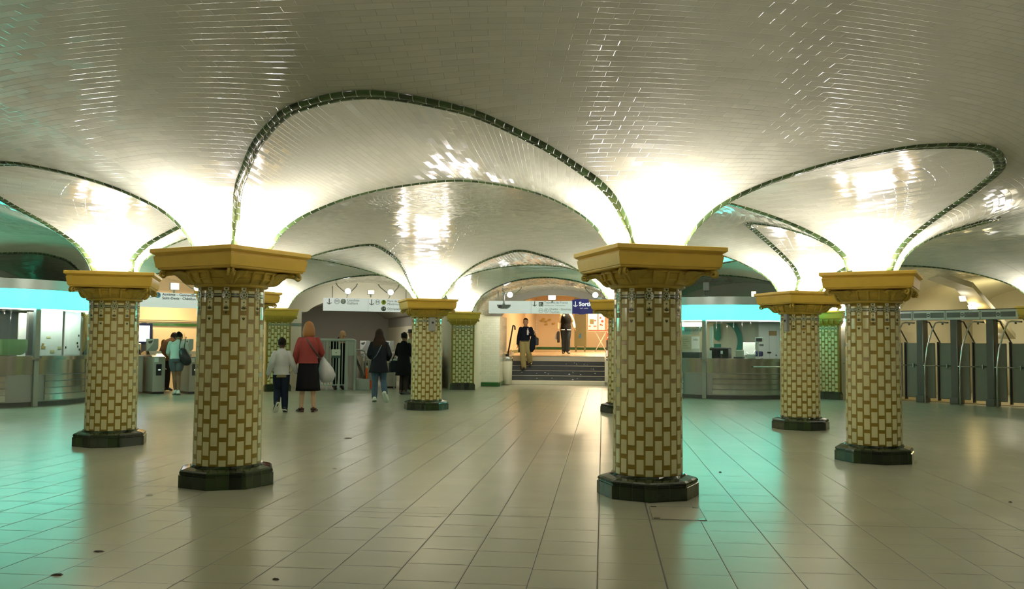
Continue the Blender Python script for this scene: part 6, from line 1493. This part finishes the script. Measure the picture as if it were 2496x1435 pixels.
M9.body(); face_marks(M9.q, M9.root, M9.k); m_navy = cloth('navy shirt cloth', (.010, .013, .022)); M9.top(m_navy, 'shirt', .030, .945, True, .0, slv=.030, collar=False); M9.legs(cloth('khaki cotton', (.34, .28, .12)), off=.030, ankle=.98); M9.shoes(m_black); M9.hair(m_hairk, 'short')
b = MB(); spine(b, [(M9.p('pel')+V((0, 0, -.01)), .190, .148), (M9.p('pel')+V((0, 0, .03)), .188, .146)], 24); b.build('belt', m_black, M9.root)
bt = carried('water_bottle', M9, 'small clear bottle held at chest height by the man on the steps', 'bottle')
h_ = M9.p('LW'); b = MB(); b.lathe([(0, -.10), (.028, -.10), (.031, -.09), (.031, .04), (.012, .075), (.012, .095)], 16, 0, (0, 0)); b.v = [(h_.x+.035+x, h_.y+.055+y, h_.z+.05+z) for x, y, z in b.v]; b.build('bottle', mat('pale plastic bottle', (.62, .62, .66), .2), bt)
b = MB(); b.lathe([(.014, .095), (.014, .115), (0, .116)], 12, 0); b.v = [(h_.x+.035+x, h_.y+.055+y, h_.z+.05+z) for x, y, z in b.v]; b.build('cap', m_white, bt)
sb = carried('messenger_bag', M9, 'dark shoulder bag and folded jacket at the hip of the man on the steps', 'bag')
b = MB(); b.bbox((-.43, -.06, 1.26), (-.25, .10, 1.52), .03); b.build('bag', m_black, sb); b = MB(); spine(b, [(V((-.20, .10, 1.05)), .04, .03), (V((-.23, .12, 1.15)), .09, .06), (V((-.25, .10, 1.35)), .10, .07), (V((-.26, .06, 1.55)), .08, .06), (V((-.26, .04, 1.62)), .04, .04)], 16); b.build('folded_jacket', m_navy, sb)
b = MB(); b.tube([(-.36, .02, 1.51), (-.27, -.05, 1.74), (-.16, -.04, 1.88)], [(.014, .005)]*3, 7); b.build('strap', m_black, sb)
sb = carried('dark_umbrella_case', M9, 'dark slim case hanging behind the right hand of the man on the steps', 'case')
b = MB(); b.bbox((.20, -.10, 1.02), (.25, .04, 1.36), .02); b.build('case', m_black, sb)
# ---- man on the landing, head hidden by the sign
x10 = bp(1379, 850, STAIR, 21.3)[0]; z10 = .937; M10 = Person(STAIR(x10, 21.3, z10), STAIR.rot+pi+.05, 1.84, sk_tan, 'person: man in black and white varsity jacket and jeans, head hidden by the sign')
M10.set(LK=(-.075, .06, .49), LA=(-.07, .03, .085), RK=(.075, .02, .49), RA=(.065, -.06, .085), RE=(.25, -.02, 1.1), RW=(.27, .06, .87), LE=(-.26, -.05, 1.12), LW=(-.30, .10, .92), RT=(.09, .11, .03)); M10.body(); face_marks(M10.q, M10.root, M10.k)
m_var = cloth('black wool', (.010, .010, .010)); m_slv = cloth('cream leather sleeves', (.62, .52, .36), .05)
b = MB(); k_ = M10.k
for a in 'LR': limb(b, [M10.p(a+'S'), M10.p(a+'E'), M10.p(a+'E').lerp(M10.p(a+'W'), .95)], [.070*k_, .062*k_, .050*k_])
M10.top(m_var, 'jacket', .04, .84, False, .01); fuse(b, 'sleeves', m_slv, M10.root, .012)
for sg in (-1, 1):
    b = MB(); P = M10.p('pel'); vs = []
    b.tube([V((sg*(.045+.0*t)+sg*t*.145, sqrt(max(0, 1-((.045+t*.145)/.205)**2))*.168, P.z-.085)) for t in np.linspace(0, 1, 7)], [(.008, .026)]*7, 8); b.build('waistband', m_white, M10.root)
b = MB(); ring(b, .075, 1.36*k_+.0, .045, .02, .165, 0); q_ = circ(.075, 1.36*k_, .02, 12); face(b, q_, .166, 0); b.build('chest_emblem', m_white, M10.root)
M10.legs(cloth('dark blue denim', (.030, .045, .065), .2), off=.022); M10.shoes(m_black); M10.hair(m_hairk, 'short')
sb = carried('black_carrier_bag', M10, 'slim black bag carried in the right hand of the varsity jacket man', 'bag')
b = MB(); b.bbox((.235, -.04, .42), (.335, .16, .86), .03); b.build('bag', m_black, sb); b = MB(); b.tube([(.28, -.02, .85), (.28, .03, .90), (.28, .08, .90), (.28, .14, .85)], .010, 7); b.build('handle', m_black, sb)
sb = carried('white_carrier_bag', M10, 'crumpled white bag hanging beside the slim black bag on the landing', 'bag')
b = MB(); spine(b, [(V((.35, .04, .80)), .02, .02), (V((.37, .04, .72)), .045, .04), (V((.395, .04, .60)), .06, .06), (V((.39, .04, .54)), .05, .05), (V((.38, .04, .52)), .01, .01)], 14); b.build('bag', m_pb, sb)
# ---- person in dark jacket half hidden behind the column at the left booth
p11 = gp(236, 969); M11 = Person(p11, away(p11)+.7, 1.62, sk_brown, 'person: someone in a dark jacket at the left booth, mostly hidden by the column')
M11.set(LE=(-.26, .05, 1.12), LW=(-.20, .28, 1.02)); M11.body(face_=False); M11.top(m_blk, 'jacket', .035, .76, True, .01, slv=.028); M11.legs(cloth('charcoal trousers', (.02, .022, .025)), off=.018); M11.shoes(m_black); M11.hair(m_hairk, 'short')
